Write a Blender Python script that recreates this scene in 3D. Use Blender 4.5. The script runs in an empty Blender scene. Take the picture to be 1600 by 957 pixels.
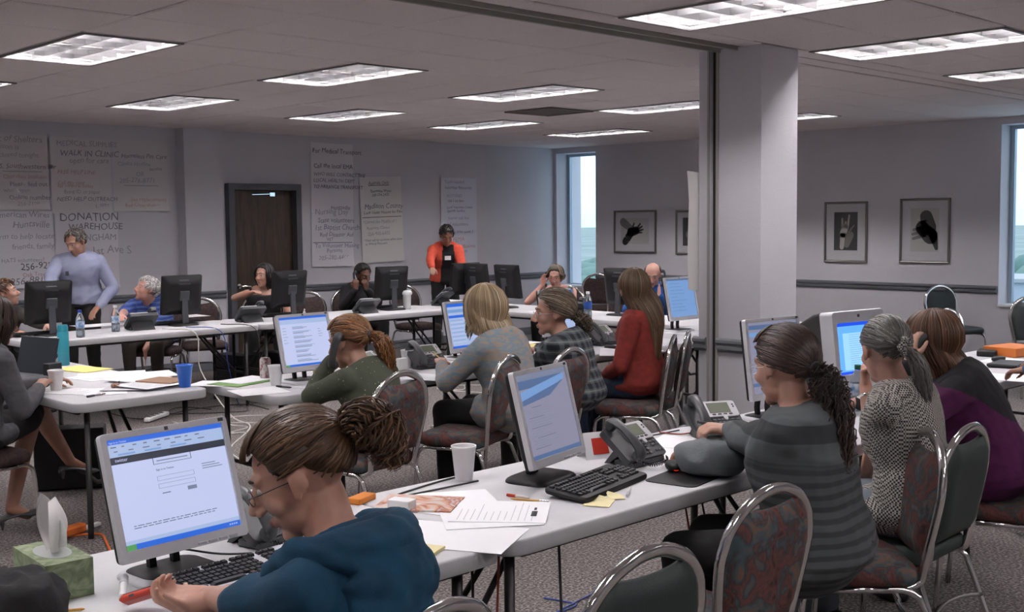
import bpy, bmesh, math, random
import numpy as np
from mathutils import Vector, Matrix, noise
PI = math.pi
R_ = math.radians
random.seed(7)
S = bpy.context.scene
COL = S.collection

# ---------------------------------------------------------------- camera
F_PX, CAM_H = 1797.0, 1.67
CAM_ROT = Matrix(((0.71422993, 0.05879998, -0.69743686),
                  (-0.69984026, 0.04581518, -0.71282858),
                  (-0.00996111, 0.99721790, 0.07387316)))
cd = bpy.data.cameras.new('camera'); cam = bpy.data.objects.new('camera', cd); COL.objects.link(cam)
cam.matrix_world = Matrix.Translation((0, 0, CAM_H)) @ CAM_ROT.to_4x4()
cd.sensor_width = 36; cd.lens = F_PX / 1600 * 36; cd.clip_start = .05; cd.clip_end = 3000
S.camera = cam

# ---------------------------------------------------------------- world: overcast evening sky
w = bpy.data.worlds.new('sky'); S.world = w; w.use_nodes = True
nt = w.node_tree; bg = nt.nodes['Background']
tc = nt.nodes.new('ShaderNodeTexCoord'); sp = nt.nodes.new('ShaderNodeSeparateXYZ')
rp = nt.nodes.new('ShaderNodeValToRGB')
nt.links.new(tc.outputs['Generated'], sp.inputs[0]); nt.links.new(sp.outputs['Z'], rp.inputs[0])
rp.color_ramp.elements[0].position = 0.0; rp.color_ramp.elements[0].color = (.42, .66, .86, 1)
rp.color_ramp.elements[1].position = .28; rp.color_ramp.elements[1].color = (.72, .84, 1.0, 1)
e = rp.color_ramp.elements.new(.05); e.color = (.55, .76, .95, 1)
nt.links.new(rp.outputs[0], bg.inputs['Color']); bg.inputs['Strength'].default_value = 1.5
EXPOSURE = 0.55
LAMP = 80.0
S.view_settings.view_transform = 'Standard'; S.view_settings.look = 'None'
S.view_settings.gamma = 1; S.view_settings.use_curve_mapping = False
S.view_settings.exposure = EXPOSURE

# ---------------------------------------------------------------- materials
def mat(name, col, rough=.6, metal=0., col2=None, var=0, vstretch=None, bump=0, bscale=None, spec=None, sheen=0, emit=None, estr=1, alpha=None, trans=0):
    m = bpy.data.materials.get(name)
    if m: return m
    m = bpy.data.materials.new(name); m.use_nodes = True
    n = m.node_tree; b = n.nodes['Principled BSDF']
    c = (*col, 1); b.inputs['Base Color'].default_value = c
    b.inputs['Roughness'].default_value = rough; b.inputs['Metallic'].default_value = metal
    if spec is not None: b.inputs['Specular IOR Level'].default_value = spec
    if sheen: b.inputs['Sheen Weight'].default_value = sheen
    if trans: b.inputs['Transmission Weight'].default_value = trans
    if alpha is not None: b.inputs['Alpha'].default_value = alpha
    if emit: b.inputs['Emission Color'].default_value = (*emit, 1); b.inputs['Emission Strength'].default_value = estr
    if col2 or bump:
        t = n.nodes.new('ShaderNodeTexCoord'); mp = n.nodes.new('ShaderNodeMapping')
        n.links.new(t.outputs['Object'], mp.inputs[0])
        if vstretch: mp.inputs['Scale'].default_value = vstretch
        if col2:
            nz = n.nodes.new('ShaderNodeTexNoise'); nz.inputs['Scale'].default_value = var; nz.inputs['Detail'].default_value = 4
            n.links.new(mp.outputs[0], nz.inputs[0])
            r = n.nodes.new('ShaderNodeValToRGB'); r.color_ramp.elements[0].position = .38; r.color_ramp.elements[1].position = .62
            r.color_ramp.elements[0].color = c; r.color_ramp.elements[1].color = (*col2, 1)
            n.links.new(nz.outputs[0], r.inputs[0]); n.links.new(r.outputs[0], b.inputs['Base Color'])
        if bump:
            nz = n.nodes.new('ShaderNodeTexNoise'); nz.inputs['Scale'].default_value = bscale or 60; nz.inputs['Detail'].default_value = 3
            n.links.new(mp.outputs[0], nz.inputs[0])
            bp = n.nodes.new('ShaderNodeBump'); bp.inputs['Strength'].default_value = bump; bp.inputs['Distance'].default_value = .01
            n.links.new(nz.outputs[0], bp.inputs['Height']); n.links.new(bp.outputs[0], b.inputs['Normal'])
    return m

def nodes_mat(name, rough=.8, build=None):
    """material whose colour comes from build(nodes, links, objcoord) -> colour socket"""
    m = bpy.data.materials.get(name)
    if m: return m
    m = bpy.data.materials.new(name); m.use_nodes = True
    n = m.node_tree; b = n.nodes['Principled BSDF']; b.inputs['Roughness'].default_value = rough
    t = n.nodes.new('ShaderNodeTexCoord')
    s = build(n, t.outputs['Object'])
    n.links.new(s, b.inputs['Base Color'])
    return m

def _ramp(n, src, stops, const=False):
    r = n.nodes.new('ShaderNodeValToRGB'); el = r.color_ramp.elements
    if const: r.color_ramp.interpolation = 'CONSTANT'
    while len(el) < len(stops): el.new(.5)
    for e, (p, c) in zip(el, stops): e.position = p; e.color = (*c, 1)
    n.links.new(src, r.inputs[0]); return r.outputs[0]
def _noise(n, vec, scale, detail=3, dist=0):
    z = n.nodes.new('ShaderNodeTexNoise'); z.inputs['Scale'].default_value = scale; z.inputs['Detail'].default_value = detail
    z.inputs['Distortion'].default_value = dist
    n.links.new(vec, z.inputs[0]); return z.outputs[0]
def _map(n, vec, sc, rot=(0, 0, 0), loc=(0, 0, 0)):
    m = n.nodes.new('ShaderNodeMapping'); m.inputs['Scale'].default_value = sc; m.inputs['Rotation'].default_value = rot
    m.inputs['Location'].default_value = loc
    n.links.new(vec, m.inputs[0]); return m.outputs[0]
def _mix(n, f, a, b, mode='MIX'):
    x = n.nodes.new('ShaderNodeMixRGB'); x.blend_type = mode
    for s, v in ((0, f), (1, a), (2, b)):
        if isinstance(v, (int, float)): x.inputs[s].default_value = v
        elif isinstance(v, tuple): x.inputs[s].default_value = (*v, 1)
        else: n.links.new(v, x.inputs[s])
    return x.outputs[0]
def _wave(n, vec, axis, scale, dist=0):
    x = n.nodes.new('ShaderNodeTexWave'); x.bands_direction = axis; x.inputs['Scale'].default_value = scale
    x.inputs['Distortion'].default_value = dist
    n.links.new(vec, x.inputs[0]); return x.outputs['Fac']

# ---------------------------------------------------------------- mesh builder
class MB:
    def __init__(s): s.v = []; s.f = []; s.m = []
    def add(s, V, F, mi=0, M=None):
        o = len(s.v)
        if M is not None: V = [M @ Vector(p) for p in V]
        s.v += [tuple(p) for p in V]; s.f += [tuple(i + o for i in f) for f in F]; s.m += [mi] * len(F); return s
    def box(s, c, d, M=None, mi=0, bev=0):
        x, y, z = (q / 2 for q in d)
        if bev:
            bev = min(bev, x * .9, y * .9, z * .9)
            V = []; 
            for sx in (-1, 1):
                for sy in (-1, 1):
                    for sz in (-1, 1):
                        V += [(c[0] + sx * x, c[1] + sy * (y - bev), c[2] + sz * (z - bev)), (c[0] + sx * (x - bev), c[1] + sy * y, c[2] + sz * (z - bev)), (c[0] + sx * (x - bev), c[1] + sy * (y - bev), c[2] + sz * z)]
            bm = bmesh.new(); vs = [bm.verts.new(p) for p in V]
            r = bmesh.ops.convex_hull(bm, input=vs); bm.verts.index_update()
            bmesh.ops.dissolve_limit(bm, angle_limit=.01, verts=bm.verts, edges=bm.edges); bm.verts.index_update()
            bmesh.ops.recalc_face_normals(bm, faces=bm.faces)
            s.add([v.co.copy() for v in bm.verts], [[v.index for v in f.verts] for f in bm.faces], mi, M); bm.free(); return s
        V = [(c[0] + a * x, c[1] + b * y, c[2] + g * z) for g in (-1, 1) for b in (-1, 1) for a in (-1, 1)]
        return s.add(V, [(0, 2, 3, 1), (4, 5, 7, 6), (0, 1, 5, 4), (2, 6, 7, 3), (0, 4, 6, 2), (1, 3, 7, 5)], mi, M)
    def quad(s, pts, mi=0, M=None): return s.add(pts, [tuple(range(len(pts)))], mi, M)
    def ring_loft(s, rings, closed=False, cap=True, mi=0, M=None):
        n = len(rings[0]); V = [p for r in rings for p in r]; F = []; k = len(rings)
        for i in range(k if closed else k - 1):
            a, b = i * n, ((i + 1) % k) * n
            for j in range(n): F.append((a + j, a + (j + 1) % n, b + (j + 1) % n, b + j))
        if cap and not closed:
            F.append(tuple(range(n))[::-1]); F.append(tuple((k - 1) * n + j for j in range(n)))
        return s.add(V, F, mi, M)
    def tube(s, pts, r, n=8, closed=False, mi=0, M=None, flat=1., cap=True, up=None):
        pts = [Vector(p) for p in pts]; k = len(pts); rings = []; prev = None
        for i, p in enumerate(pts):
            a = pts[i - 1] if (i > 0 or closed) else p; b = pts[(i + 1) % k] if (i < k - 1 or closed) else p
            t = (b - a); 
            if t.length < 1e-9: t = Vector((0, 0, 1))
            t.normalize()
            if prev is None:
                u = Vector(up) if up else (Vector((0, 0, 1)) if abs(t.z) < .9 else Vector((1, 0, 0)))
            else: u = prev
            u = (u - t * u.dot(t)); 
            if u.length < 1e-6: u = t.orthogonal()
            u.normalize(); prev = u; v = t.cross(u)
            rr = r[i] if isinstance(r, (list, tuple)) else r
            rings.append([p + u * (math.cos(2 * PI * j / n) * rr) + v * (math.sin(2 * PI * j / n) * rr * flat) for j in range(n)])
        return s.ring_loft(rings, closed, cap, mi, M)
    def lathe(s, prof, n=20, c=(0, 0, 0), mi=0, M=None, cap=True):
        rings = [[(c[0] + r * math.cos(2 * PI * j / n), c[1] + r * math.sin(2 * PI * j / n), c[2] + z) for j in range(n)] for r, z in prof]
        return s.ring_loft(rings, False, cap, mi, M)
    def ell(s, c, r, nu=14, nv=9, mi=0, M=None, rot=None):
        rings = []
        for i in range(1, nv):
            a = PI * i / nv
            rings.append([Vector((r[0] * math.sin(a) * math.cos(2 * PI * j / nu), r[1] * math.sin(a) * math.sin(2 * PI * j / nu), -r[2] * math.cos(a))) for j in range(nu)])
        V = [Vector((0, 0, -r[2]))] + [p for q in rings for p in q] + [Vector((0, 0, r[2]))]
        if rot is not None: V = [rot @ p for p in V]
        V = [p + Vector(c) for p in V]; F = []
        for j in range(nu): F.append((0, 1 + (j + 1) % nu, 1 + j))
        for i in range(nv - 2):
            a = 1 + i * nu; b = a + nu
            for j in range(nu): F.append((a + j, a + (j + 1) % nu, b + (j + 1) % nu, b + j))
        a = 1 + (nv - 2) * nu; L = len(V) - 1
        for j in range(nu): F.append((a + j, a + (j + 1) % nu, L))
        return s.add(V, F, mi, M)
    def prism(s, poly, z0, z1, mi=0, M=None):
        n = len(poly); V = [(x, y, z0) for x, y in poly] + [(x, y, z1) for x, y in poly]
        return s.add(V, [tuple(range(n))[::-1], tuple(range(n, 2 * n))] + [(i, (i + 1) % n, n + (i + 1) % n, n + i) for i in range(n)], mi, M)
    def grid(s, fn, nu, nv, mi=0, M=None, thick=0):
        V = [fn(i / nu, j / nv) for j in range(nv + 1) for i in range(nu + 1)]
        F = [(j * (nu + 1) + i, j * (nu + 1) + i + 1, (j + 1) * (nu + 1) + i + 1, (j + 1) * (nu + 1) + i) for j in range(nv) for i in range(nu)]
        return s.add(V, F, mi, M)
    def mesh(s, name, mats, smooth=False):
        me = bpy.data.meshes.new(name); me.from_pydata(s.v, [], s.f)
        for m in (mats if isinstance(mats, (list, tuple)) else [mats]): me.materials.append(m)
        me.polygons.foreach_set('material_index', s.m)
        if smooth:
            me.polygons.foreach_set('use_smooth', [True] * len(s.f))
            if smooth != True:
                me.update(); me.set_sharp_from_angle(angle=R_(smooth))
        me.update(); return me
    def build(s, name, mats, parent=None, smooth=False, loc=None, rot=None):
        o = bpy.data.objects.new(name, s.mesh(name, mats, smooth)); COL.objects.link(o)
        if parent: o.parent = parent
        if loc: o.location = loc
        if rot: o.rotation_euler = rot
        return o

def tag(o, label=None, cat=None, group=None, kind=None):
    if label: o['label'] = label
    if cat: o['category'] = cat
    if group: o['group'] = group
    if kind: o['kind'] = kind
    return o
def thing(name, label, cat, loc=(0, 0, 0), rz=0, group=None):
    o = bpy.data.objects.new(name, None); COL.objects.link(o); o.location = loc; o.rotation_euler = (0, 0, rz)
    o.empty_display_size = .1
    return tag(o, label, cat, group)
def copy_tree(o, parent=None):
    c = o.copy(); COL.objects.link(c)
    if parent: c.parent = parent
    for ch in CH.get(o.name, []) or [x for x in o.children]: copy_tree(ch, c)
    return c
CH = {}
def place_copy(o, loc, rz, label, group=None):
    c = copy_tree(o); c.location = loc; c.rotation_euler = (0, 0, rz); c['label'] = label
    if group: c['group'] = group
    return c
def arc(c, r, a0, a1, n): return [(c[0] + r * math.cos(a0 + (a1 - a0) * i / n), c[1] + r * math.sin(a0 + (a1 - a0) * i / n)) for i in range(n + 1)]
def rrect(w, h, r, n=5):
    p = []
    for cx, cy, a in ((w / 2 - r, h / 2 - r, 0), (-w / 2 + r, h / 2 - r, PI / 2), (-w / 2 + r, -h / 2 + r, PI), (w / 2 - r, -h / 2 + r, 1.5 * PI)):
        p += arc((cx, cy), r, a, a + PI / 2, n)
    return p
def smooth_path(pts, n=6):
    pts = [Vector(p) for p in pts]; out = []
    P = [pts[0] * 2 - pts[1]] + pts + [pts[-1] * 2 - pts[-2]]
    for i in range(1, len(P) - 2):
        for k in range(n):
            t = k / n; a, b, c, d = P[i - 1], P[i], P[i + 1], P[i + 2]
            out.append(.5 * ((2 * b) + (c - a) * t + (2 * a - 5 * b + 4 * c - d) * t * t + (3 * b - a - 3 * c + d) * t ** 3))
    out.append(pts[-1]); return out
def text_mesh(body, size, mats, name, parent=None, M=None, shear=0., align='LEFT', ext=.0004, jitter=0., track=1.):
    cu = bpy.data.curves.new(name, 'FONT'); cu.body = body; cu.size = size; cu.shear = shear; cu.align_x = align; cu.extrude = ext
    cu.resolution_u = 2; cu.space_line = 1.0; cu.space_character = track
    o = bpy.data.objects.new(name, cu); COL.objects.link(o)
    dg = bpy.context.evaluated_depsgraph_get(); me = bpy.data.meshes.new_from_object(o.evaluated_get(dg))
    bpy.data.objects.remove(o); bpy.data.curves.remove(cu)
    me.materials.clear(); me.materials.append(mats)
    if jitter:
        for v in me.vertices:
            p = v.co * (1 / size)
            v.co.x += size * jitter * noise.noise(Vector((p.x * .9, p.y * 1.3, 3))); v.co.y += size * jitter * 1.4 * noise.noise(Vector((p.x * .7, p.y * 1.1, 9)))
    if M is not None: me.transform(M)
    o = bpy.data.objects.new(name, me); COL.objects.link(o)
    if parent: o.parent = parent
    return o

M_wall = mat('wall_paint', (.62, .605, .65), .85, col2=(.60, .585, .625), var=2, bump=.25, bscale=160)
M_ceil = mat('ceiling_tile_face', (.82, .745, .74), .95, col2=(.74, .675, .67), var=90, bump=.5, bscale=220)
M_grid = mat('ceiling_grid_metal', (.13, .12, .12), .6)
M_trim = mat('chair_rail_paint', (.13, .14, .155), .5)
M_white = mat('white_enamel', (.8, .8, .8), .4)
M_chrome = mat('chrome', (.75, .74, .73), .12, 1.0)
M_black = mat('black_plastic', (.013, .013, .014), .5, spec=.3)
M_dgrey = mat('charcoal_plastic', (.055, .058, .065), .45)
M_silver = mat('silver_plastic', (.62, .62, .65), .42, .1)
M_table = mat('table_plastic', (.60, .595, .61), .5, col2=(.56, .555, .575), var=6, bump=.12, bscale=300)
M_legm = mat('dark_table_leg', (.035, .033, .033), .4, .5)
M_paper = mat('white_paper', (.86, .86, .88), .8)
M_cup = mat('foam_cup', (.84, .83, .84), .7)
M_carpet = nodes_mat('speckled_carpet', .97, lambda n, c: _mix(n, .15, _ramp(n, _noise(n, c, 75, 2), [(.36, (.04, .034, .031)), (.5, (.12, .103, .096)), (.64, (.30, .275, .26))]), _ramp(n, _noise(n, c, 1.3, 3), [(.3, (.13, .11, .105)), (.7, (.17, .15, .145))])))
# ================================================================ ROOM
XL, XR, YF, YB, H = -2.6, 12.6, -3.2, 11.95, 2.74
HW = 2.88
T = .633
mb = MB(); mb.box(((XL + XR) / 2 + .2, (YF + YB) / 2, -.05), (XR - XL + .8, YB - YF + .4, .1)); tag(mb.build('floor', M_carpet), kind='structure')
# back wall with the door opening, three boxes joined as one wall
DX0, DX1, DZ = 7.03, 8.03, 2.14
mb = MB(); mb.box(((XL + DX0) / 2 - .1, YB + .1, HW / 2), (DX0 - XL + .2, .2, HW)); mb.box(((XR + .6 + DX1) / 2, YB + .1, HW / 2), (XR + .6 - DX1, .2, HW)); mb.box(((DX0 + DX1) / 2, YB + .1, (HW + DZ) / 2), (DX1 - DX0, .2, HW - DZ))
wb = tag(mb.build('wall_back', M_wall), kind='structure')
mb = MB(); mb.box((6.665, YB - .09, H / 2), (.48, .18, H)); tag(mb.build('pilaster', M_wall, wb))
# right wall with two window openings
WIN = [(11.12, 11.9), (3.3, 5.26)]; WZ0, WZ1 = .68, 2.66
mb = MB(); y = YF
for a, b in sorted(WIN):
    mb.box((XR + .16, (y + a) / 2, HW / 2), (.32, a - y, HW)); y = b
    mb.box((XR + .16, (a + b) / 2, WZ0 / 2), (.32, b - a, WZ0)); mb.box((XR + .16, (a + b) / 2, (WZ1 + HW) / 2), (.32, b - a, HW - WZ1))
mb.box((XR + .16, (y + YB) / 2, HW / 2), (.32, YB - y, HW))
wr = tag(mb.build('wall_right', M_wall), kind='structure')
mb = MB(); mb.box((XL - .1, (YF + YB) / 2, HW / 2), (.2, YB - YF, HW)); tag(mb.build('wall_left', M_wall), kind='structure')
mb = MB(); mb.box(((XL + XR) / 2, YF - .1, HW / 2), (XR - XL, .2, HW)); tag(mb.build('wall_front', M_wall), kind='structure')
M_frame = mat('window_aluminium', (.42, .50, .58), .35, .5)
M_glass = mat('window_glass', (1, 1, 1), .02, trans=1); M_glass.node_tree.nodes['Principled BSDF'].inputs['IOR'].default_value = 1.02
for k, (a, b) in enumerate(WIN):
    mb = MB(); xg = XR + .27
    for yy in (a + .025, b - .025): mb.box((xg, yy, (WZ0 + WZ1) / 2), (.06, .05, WZ1 - WZ0))
    for zz in (WZ0 + .02, WZ1 - .02): mb.box((xg, (a + b) / 2, zz), (.06, b - a - .1, .04))
    wn = tag(mb.build('window_%d' % (k + 1), M_frame), kind='structure')
    MB().box((xg, (a + b) / 2, (WZ0 + WZ1) / 2), (.008, b - a - .1, WZ1 - WZ0 - .08)).build('pane', M_glass, wn)
    MB().box((XR + .13, (a + b) / 2, WZ0 + .012), (.30, b - a, .024)).build('window_sill', M_white, wn)
# chair rail with a moulded profile
prof = [(0, -.045), (.012, -.045), (.014, -.03), (.028, -.026), (.03, -.008), (.02, -.002), (.02, .006), (.036, .016), (.036, .034), (.02, .045), (0, .045)]
def rail(name, p0, p1, nrm, z=.86):
    mb = MB(); d = Vector((nrm[0], nrm[1], 0))
    mb.ring_loft([[Vector(p) + d * u + Vector((0, 0, z + v)) for u, v in prof] for p in (p0, p1)])
    tag(mb.build(name, M_trim), kind='structure')
rail('trim_1', (XL, YB, 0), (6.42, YB, 0), (0, -1)); rail('trim_2', (6.43, YB - .18, 0), (6.90, YB - .18, 0), (0, -1)); rail('trim_3', (8.10, YB, 0), (XR, YB, 0), (0, -1))
rail('trim_4', (XR, 5.27, 0), (XR, 11.11, 0), (-1, 0)); rail('trim_5', (XR, YF, 0), (XR, 3.29, 0), (-1, 0)); rail('trim_6', (XL, YF, 0), (XL, YB, 0), (1, 0))
def board(name, c, d): tag(MB().box(c, d, bev=.006).build(name, M_trim), kind='structure')
board('baseboard_back', ((XL + 6.42) / 2, YB - .008, .05), (6.42 - XL, .016, .1)); board('baseboard_back_right', ((8.1 + XR) / 2, YB - .008, .05), (XR - 8.1, .016, .1))
board('baseboard_right', (XR - .008, (YF + YB) / 2, .05), (.016, YB - YF, .1)); board('baseboard_pilaster', (6.665, YB - .188, .05), (.49, .016, .1))
# door
M_wood = nodes_mat('door_walnut', .45, lambda n, c: _ramp(n, _noise(n, _map(n, c, (14, 14, 1.1)), 2.2, 5, 1.2), [(.3, (.030, .019, .012)), (.55, (.062, .040, .024)), (.75, (.085, .056, .033))]))
M_dframe = mat('door_frame_steel', (.085, .09, .1), .5)
mb = MB(); fw = .075
mb.box((DX0 + fw / 2, YB - .01, DZ / 2), (fw, .16, DZ)); mb.box((DX1 - fw / 2, YB - .01, DZ / 2), (fw, .16, DZ)); mb.box(((DX0 + DX1) / 2, YB - .01, DZ - fw / 2), (DX1 - DX0 - 2 * fw, .16, fw))
mb.box(((DX0 + DX1) / 2, YB + .19, DZ / 2), (DX1 - DX0 + .1, .02, DZ + .1))
dr = tag(mb.build('door_1', M_dframe), kind='structure')
MB().box(((DX0 + DX1) / 2, YB + .03, (DZ - fw) / 2), (DX1 - DX0 - 2 * fw - .006, .045, DZ - fw - .01)).build('door_leaf', M_wood, dr)
mb = MB(); mb.lathe([(0, 0), (.03, 0), (.03, .01), (.012, .014), (.012, .05), (0, .05)], 14, M=Matrix.Translation((DX0 + .16, YB + .005, .93)) @ Matrix.Rotation(PI / 2, 4, 'X')); mb.tube([(DX0 + .16, YB - .045, .93), (DX0 + .22, YB - .05, .93), (DX0 + .29, YB - .045, .92)], .011, 8)
mb.build('door_handle', M_chrome, dr, smooth=40)
mb = MB(); mb.box((DX0 + .62, YB - .015, DZ - fw - .05), (.07, .05, .045)); mb.tube([(DX0 + .6, YB - .03, DZ - fw - .045), (DX0 + .34, YB - .035, DZ - fw - .055)], .007, 6); mb.build('door_closer', M_chrome, dr)

# column with the folding wall's jamb channel
CX0, CX1, CY0, CY1 = 6.11, 6.52, 4.03, 4.50
mb = MB(); mb.prism([(CX0, CY0), (CX1, CY0), (CX1, CY1), (CX0, CY1), (CX0, 4.415), (CX0 + .05, 4.415), (CX0 + .05, 4.36), (CX0, 4.36)], 0, H)
colm = tag(mb.build('column', M_wall), kind='structure')
mb = MB(); mb.box((CX0 + .04, 4.388, H / 2), (.016, .05, H - .002)); mb.build('channel_lining', mat('channel_brown', (.035, .027, .02), .6), colm)
mb = MB(); mb.box((CX0 - .006, 4.353, H / 2), (.014, .016, H - .01)); mb.box((CX0 - .006, 4.422, H / 2), (.014, .012, H - .01)); mb.build('channel_edge', mat('channel_edge', (.36, .34, .32), .5), colm)
def railc(p0, p1, nrm):
    d = Vector((nrm[0], nrm[1], 0)); MB().ring_loft([[Vector(p) + d * u + Vector((0, 0, .86 + v)) for u, v in prof] for p in (p0, p1)]).build('chair_rail', mat('column_rail', (.20, .215, .23), .5), colm)
railc((CX0, 4.43, 0), (CX0, CY1 + .03, 0), (-1, 0)); railc((CX0, CY0 - .03, 0), (CX0, 4.345, 0), (-1, 0)); railc((CX0 - .03, CY0, 0), (CX1 + .03, CY0, 0), (0, -1))

# ceiling: slab, tiles, grid, track
ce = tag(MB().box(((XL + XR) / 2 + .2, (YF + YB) / 2, H + .11), (XR - XL + .8, YB - YF + .4, .08)).build('ceiling', M_grid), kind='structure')
x0 = 2.84 - 9 * T
xs = [x0 + T * i for i in range(25)]; xs = [x for x in xs if x > XL - T and x < XR]
ysf = [6.3 + T * i for i in range(-3, 9)]; ysn = [4.03 - T * i for i in range(0, 12)]
LX = [-2.86 + 3 * T * i for i in range(8)]; LX = [2.84 + 3 * T * i for i in range(-2, 5)]
LR = [(6.3, 'far'), (8.832, 'far'), (2.764, 'near'), (-1.034, 'near')]  # rows run on unseen, above and behind the camera, included for lighting
def is_light(x, y): return any(abs(x - lx) < .02 and -.02 < y - ly < 2 * T - .02 for lx in LX for ly, _ in LR)
tiles = []
for x in xs:
    for y in ysf:
        if not is_light(x, y): tiles.append((x, y, T, T))
    for y in ysn:
        if y > YF - T and not is_light(x, y): tiles.append((x, y, T, T))
    tiles.append((x, 4.03, T, .17))
def clip(t):
    x, y, a, b = t; x1, y1 = x + a, y + b
    if y < 4.2 < y1 or abs(y1 - 4.2) < .01: y1 = 4.2
    if y < 4.36 < y1 and y > 4.1 - .001 and y1 > 4.45: y = 4.36
    if y >= 4.3 and y < 4.4: y = 4.36
    x = max(x, XL); y = max(y, YF); x1 = min(x1, XR); y1 = min(y1, YB)
    return x, y, x1 - x, y1 - y
tiles = [clip(t) for t in tiles]; tiles = [t for t in tiles if t[2] > .03 and t[3] > .03 and not (t[0] > CX0 - .5 and t[0] < CX0 + .3 and t[1] > 3.9 and t[1] < 4.6 and False)]
def invis(t):
    p = CAM_ROT.transposed() @ (Vector((t[0] + t[2] / 2, t[1] + t[3] / 2, H)) - Vector((0, 0, CAM_H)))
    if p.z > -.3: return 1e9 + p.length
    u, v = 800 + F_PX * p.x / -p.z, 478 - F_PX * p.y / -p.z
    return p.length if -60 < u < 1660 and -60 < v < 900 else 1e6 + p.length
tiles.sort(key=invis)
cache = {}
def tile_mesh(a, b):
    k = (round(a, 3), round(b, 3))
    if k not in cache:
        g = .005; c = .014
        mb = MB(); A, B = a / 2 - g, b / 2 - g
        def rect(i, z): return [(-A + i, -B + i, z), (A - i, -B + i, z), (A - i, B - i, z), (-A + i, B - i, z)]
        mb.ring_loft([rect(0, .018), rect(0, .006), rect(min(c, A * .4, B * .4), 0)]); cache[k] = mb.mesh('ceiling_tile', M_ceil)
    return cache[k]
rt = random.Random(3); far = MB()
for i, (x, y, a, b) in enumerate(tiles):
    if i < 296:
        o = bpy.data.objects.new('ceiling_tile', tile_mesh(a, b)); COL.objects.link(o); o.parent = ce
        o.location = (x + a / 2, y + b / 2, H + rt.choice((0, 0, .001, .003)) ); o.rotation_euler = (rt.uniform(-.004, .004), rt.uniform(-.004, .004), 0)
    else: far.box((x + a / 2, y + b / 2, H + .012), (a - .008, b - .008, .012))
x = CX1
for i in range(10):
    far.box((CX1 + .32 + i * .634, 4.28, H + .009), (.626, .156, .018))
tag(far.build('more_ceiling_tiles', M_ceil, ce), kind='stuff')
mb = MB()
def keep_x(x, y): return True
for x in xs + [xs[-1] + T]:
    if XL < x < XR: mb.box((x, (YF + YB) / 2, H + .022), (.022, YB - YF, .01))
for y in ysf + ysn: mb.box(((XL + XR) / 2, y, H + .0225), (XR - XL, .022, .009))
mb.build('grid_bars', M_grid, ce)
mb = MB(); M_track = mat('track_paint', (.33, .32, .28), .55)
for yy in (4.215, 4.345): mb.box(((XL + CX0) / 2, yy, H - .006), (CX0 - XL, .022, .03))
mb.box(((XL + CX0) / 2, 4.28, H + .014), (CX0 - XL, .11, .012))
tag(mb.build('trim_7', M_track), kind='structure')

# light fixtures (2x4 parabolic troffers)
M_tube = mat('fluorescent_tube', (1, 1, 1), .5, emit=(1, .955, .975), estr=LAMP)
M_louv = mat('louver_aluminium', (.72, .71, .72), .28, 1.0)
M_troff = mat('troffer_white', (.75, .75, .75), .5)
def troffer():
    t = thing('ceiling_light', '', 'ceiling light')
    A, B = T - .012, 2 * T - .012
    mb = MB(); z1 = .1
    mb.box((0, 0, z1), (A, B, .008)); mb.box((-A / 2 + .002, 0, z1 / 2), (.004, B, z1)); mb.box((A / 2 - .002, 0, z1 / 2), (.004, B, z1)); mb.box((0, -B / 2 + .002, z1 / 2), (A - .01, .004, z1)); mb.box((0, B / 2 - .002, z1 / 2), (A - .01, .004, z1))
    mb.build('housing', M_troff, t)
    mb = MB()
    for s in (-1, 1): mb.box((s * (A / 2 - .012), 0, -.002), (.024, B, .008)); mb.box((0, s * (B / 2 - .012), -.002), (A - .05, .024, .008))
    mb.build('trim_frame', mat('troffer_trim', (.16, .15, .15), .5), t)
    for k in (-1, 0, 1): MB().tube([(k * .19, -B / 2 + .03, .078), (k * .19, B / 2 - .03, .078)], .016, 8).build('tube', M_tube, t)
    a, b = A - .05, B - .05; mb = MB()
    def blade(p, q, wt=.011, wb=.003):
        d = (Vector(q) - Vector(p)).normalized(); n = Vector((-d.y, d.x, 0))
        mb.ring_loft([[Vector(e) + n * s for s, e in ((0, (0, 0, 0)),)] for e in ()] or [[Vector(c) + n * wb + Vector((0, 0, .002)), Vector(c) - n * wb + Vector((0, 0, .002)), Vector(c) - n * wt * .5 + Vector((0, 0, .03)), Vector(c) - n * wt + Vector((0, 0, .052)), Vector(c) + n * wt + Vector((0, 0, .052)), Vector(c) + n * wt * .5 + Vector((0, 0, .03))] for c in (p, q)])
    for i in range(1, 3): blade((-a / 2 + a * i / 3, -b / 2, 0), (-a / 2 + a * i / 3, b / 2, 0))
    for j in range(1, 6): blade((-a / 2, -b / 2 + b * j / 6, 0), (a / 2, -b / 2 + b * j / 6, 0))
    mb.build('louver', M_louv, t, smooth=60)
    return t
proto = None
lnames = {}
rows = {6.3: 'middle row', 8.832: 'row by the poster wall', 2.764: 'row near the column', -1.034: 'unseen row behind the camera'}
for ly, _ in LR:
    for i, lx in enumerate(LX):
        if lx + T > XR: continue
        lab = 'fluorescent ceiling light, %s, %s from the windows' % (rows[ly], ['first', 'second', 'third', 'fourth', 'fifth', 'sixth', 'seventh'][len(LX) - 1 - i])
        loc = (lx + T / 2, ly + T, H)
        if proto is None:
            proto = troffer(); proto.location = loc; proto['label'] = lab; proto['group'] = 'fluorescent ceiling lights'; bpy.context.view_layer.update()
        else: place_copy(proto, loc, 0, lab, 'fluorescent ceiling lights')
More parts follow.
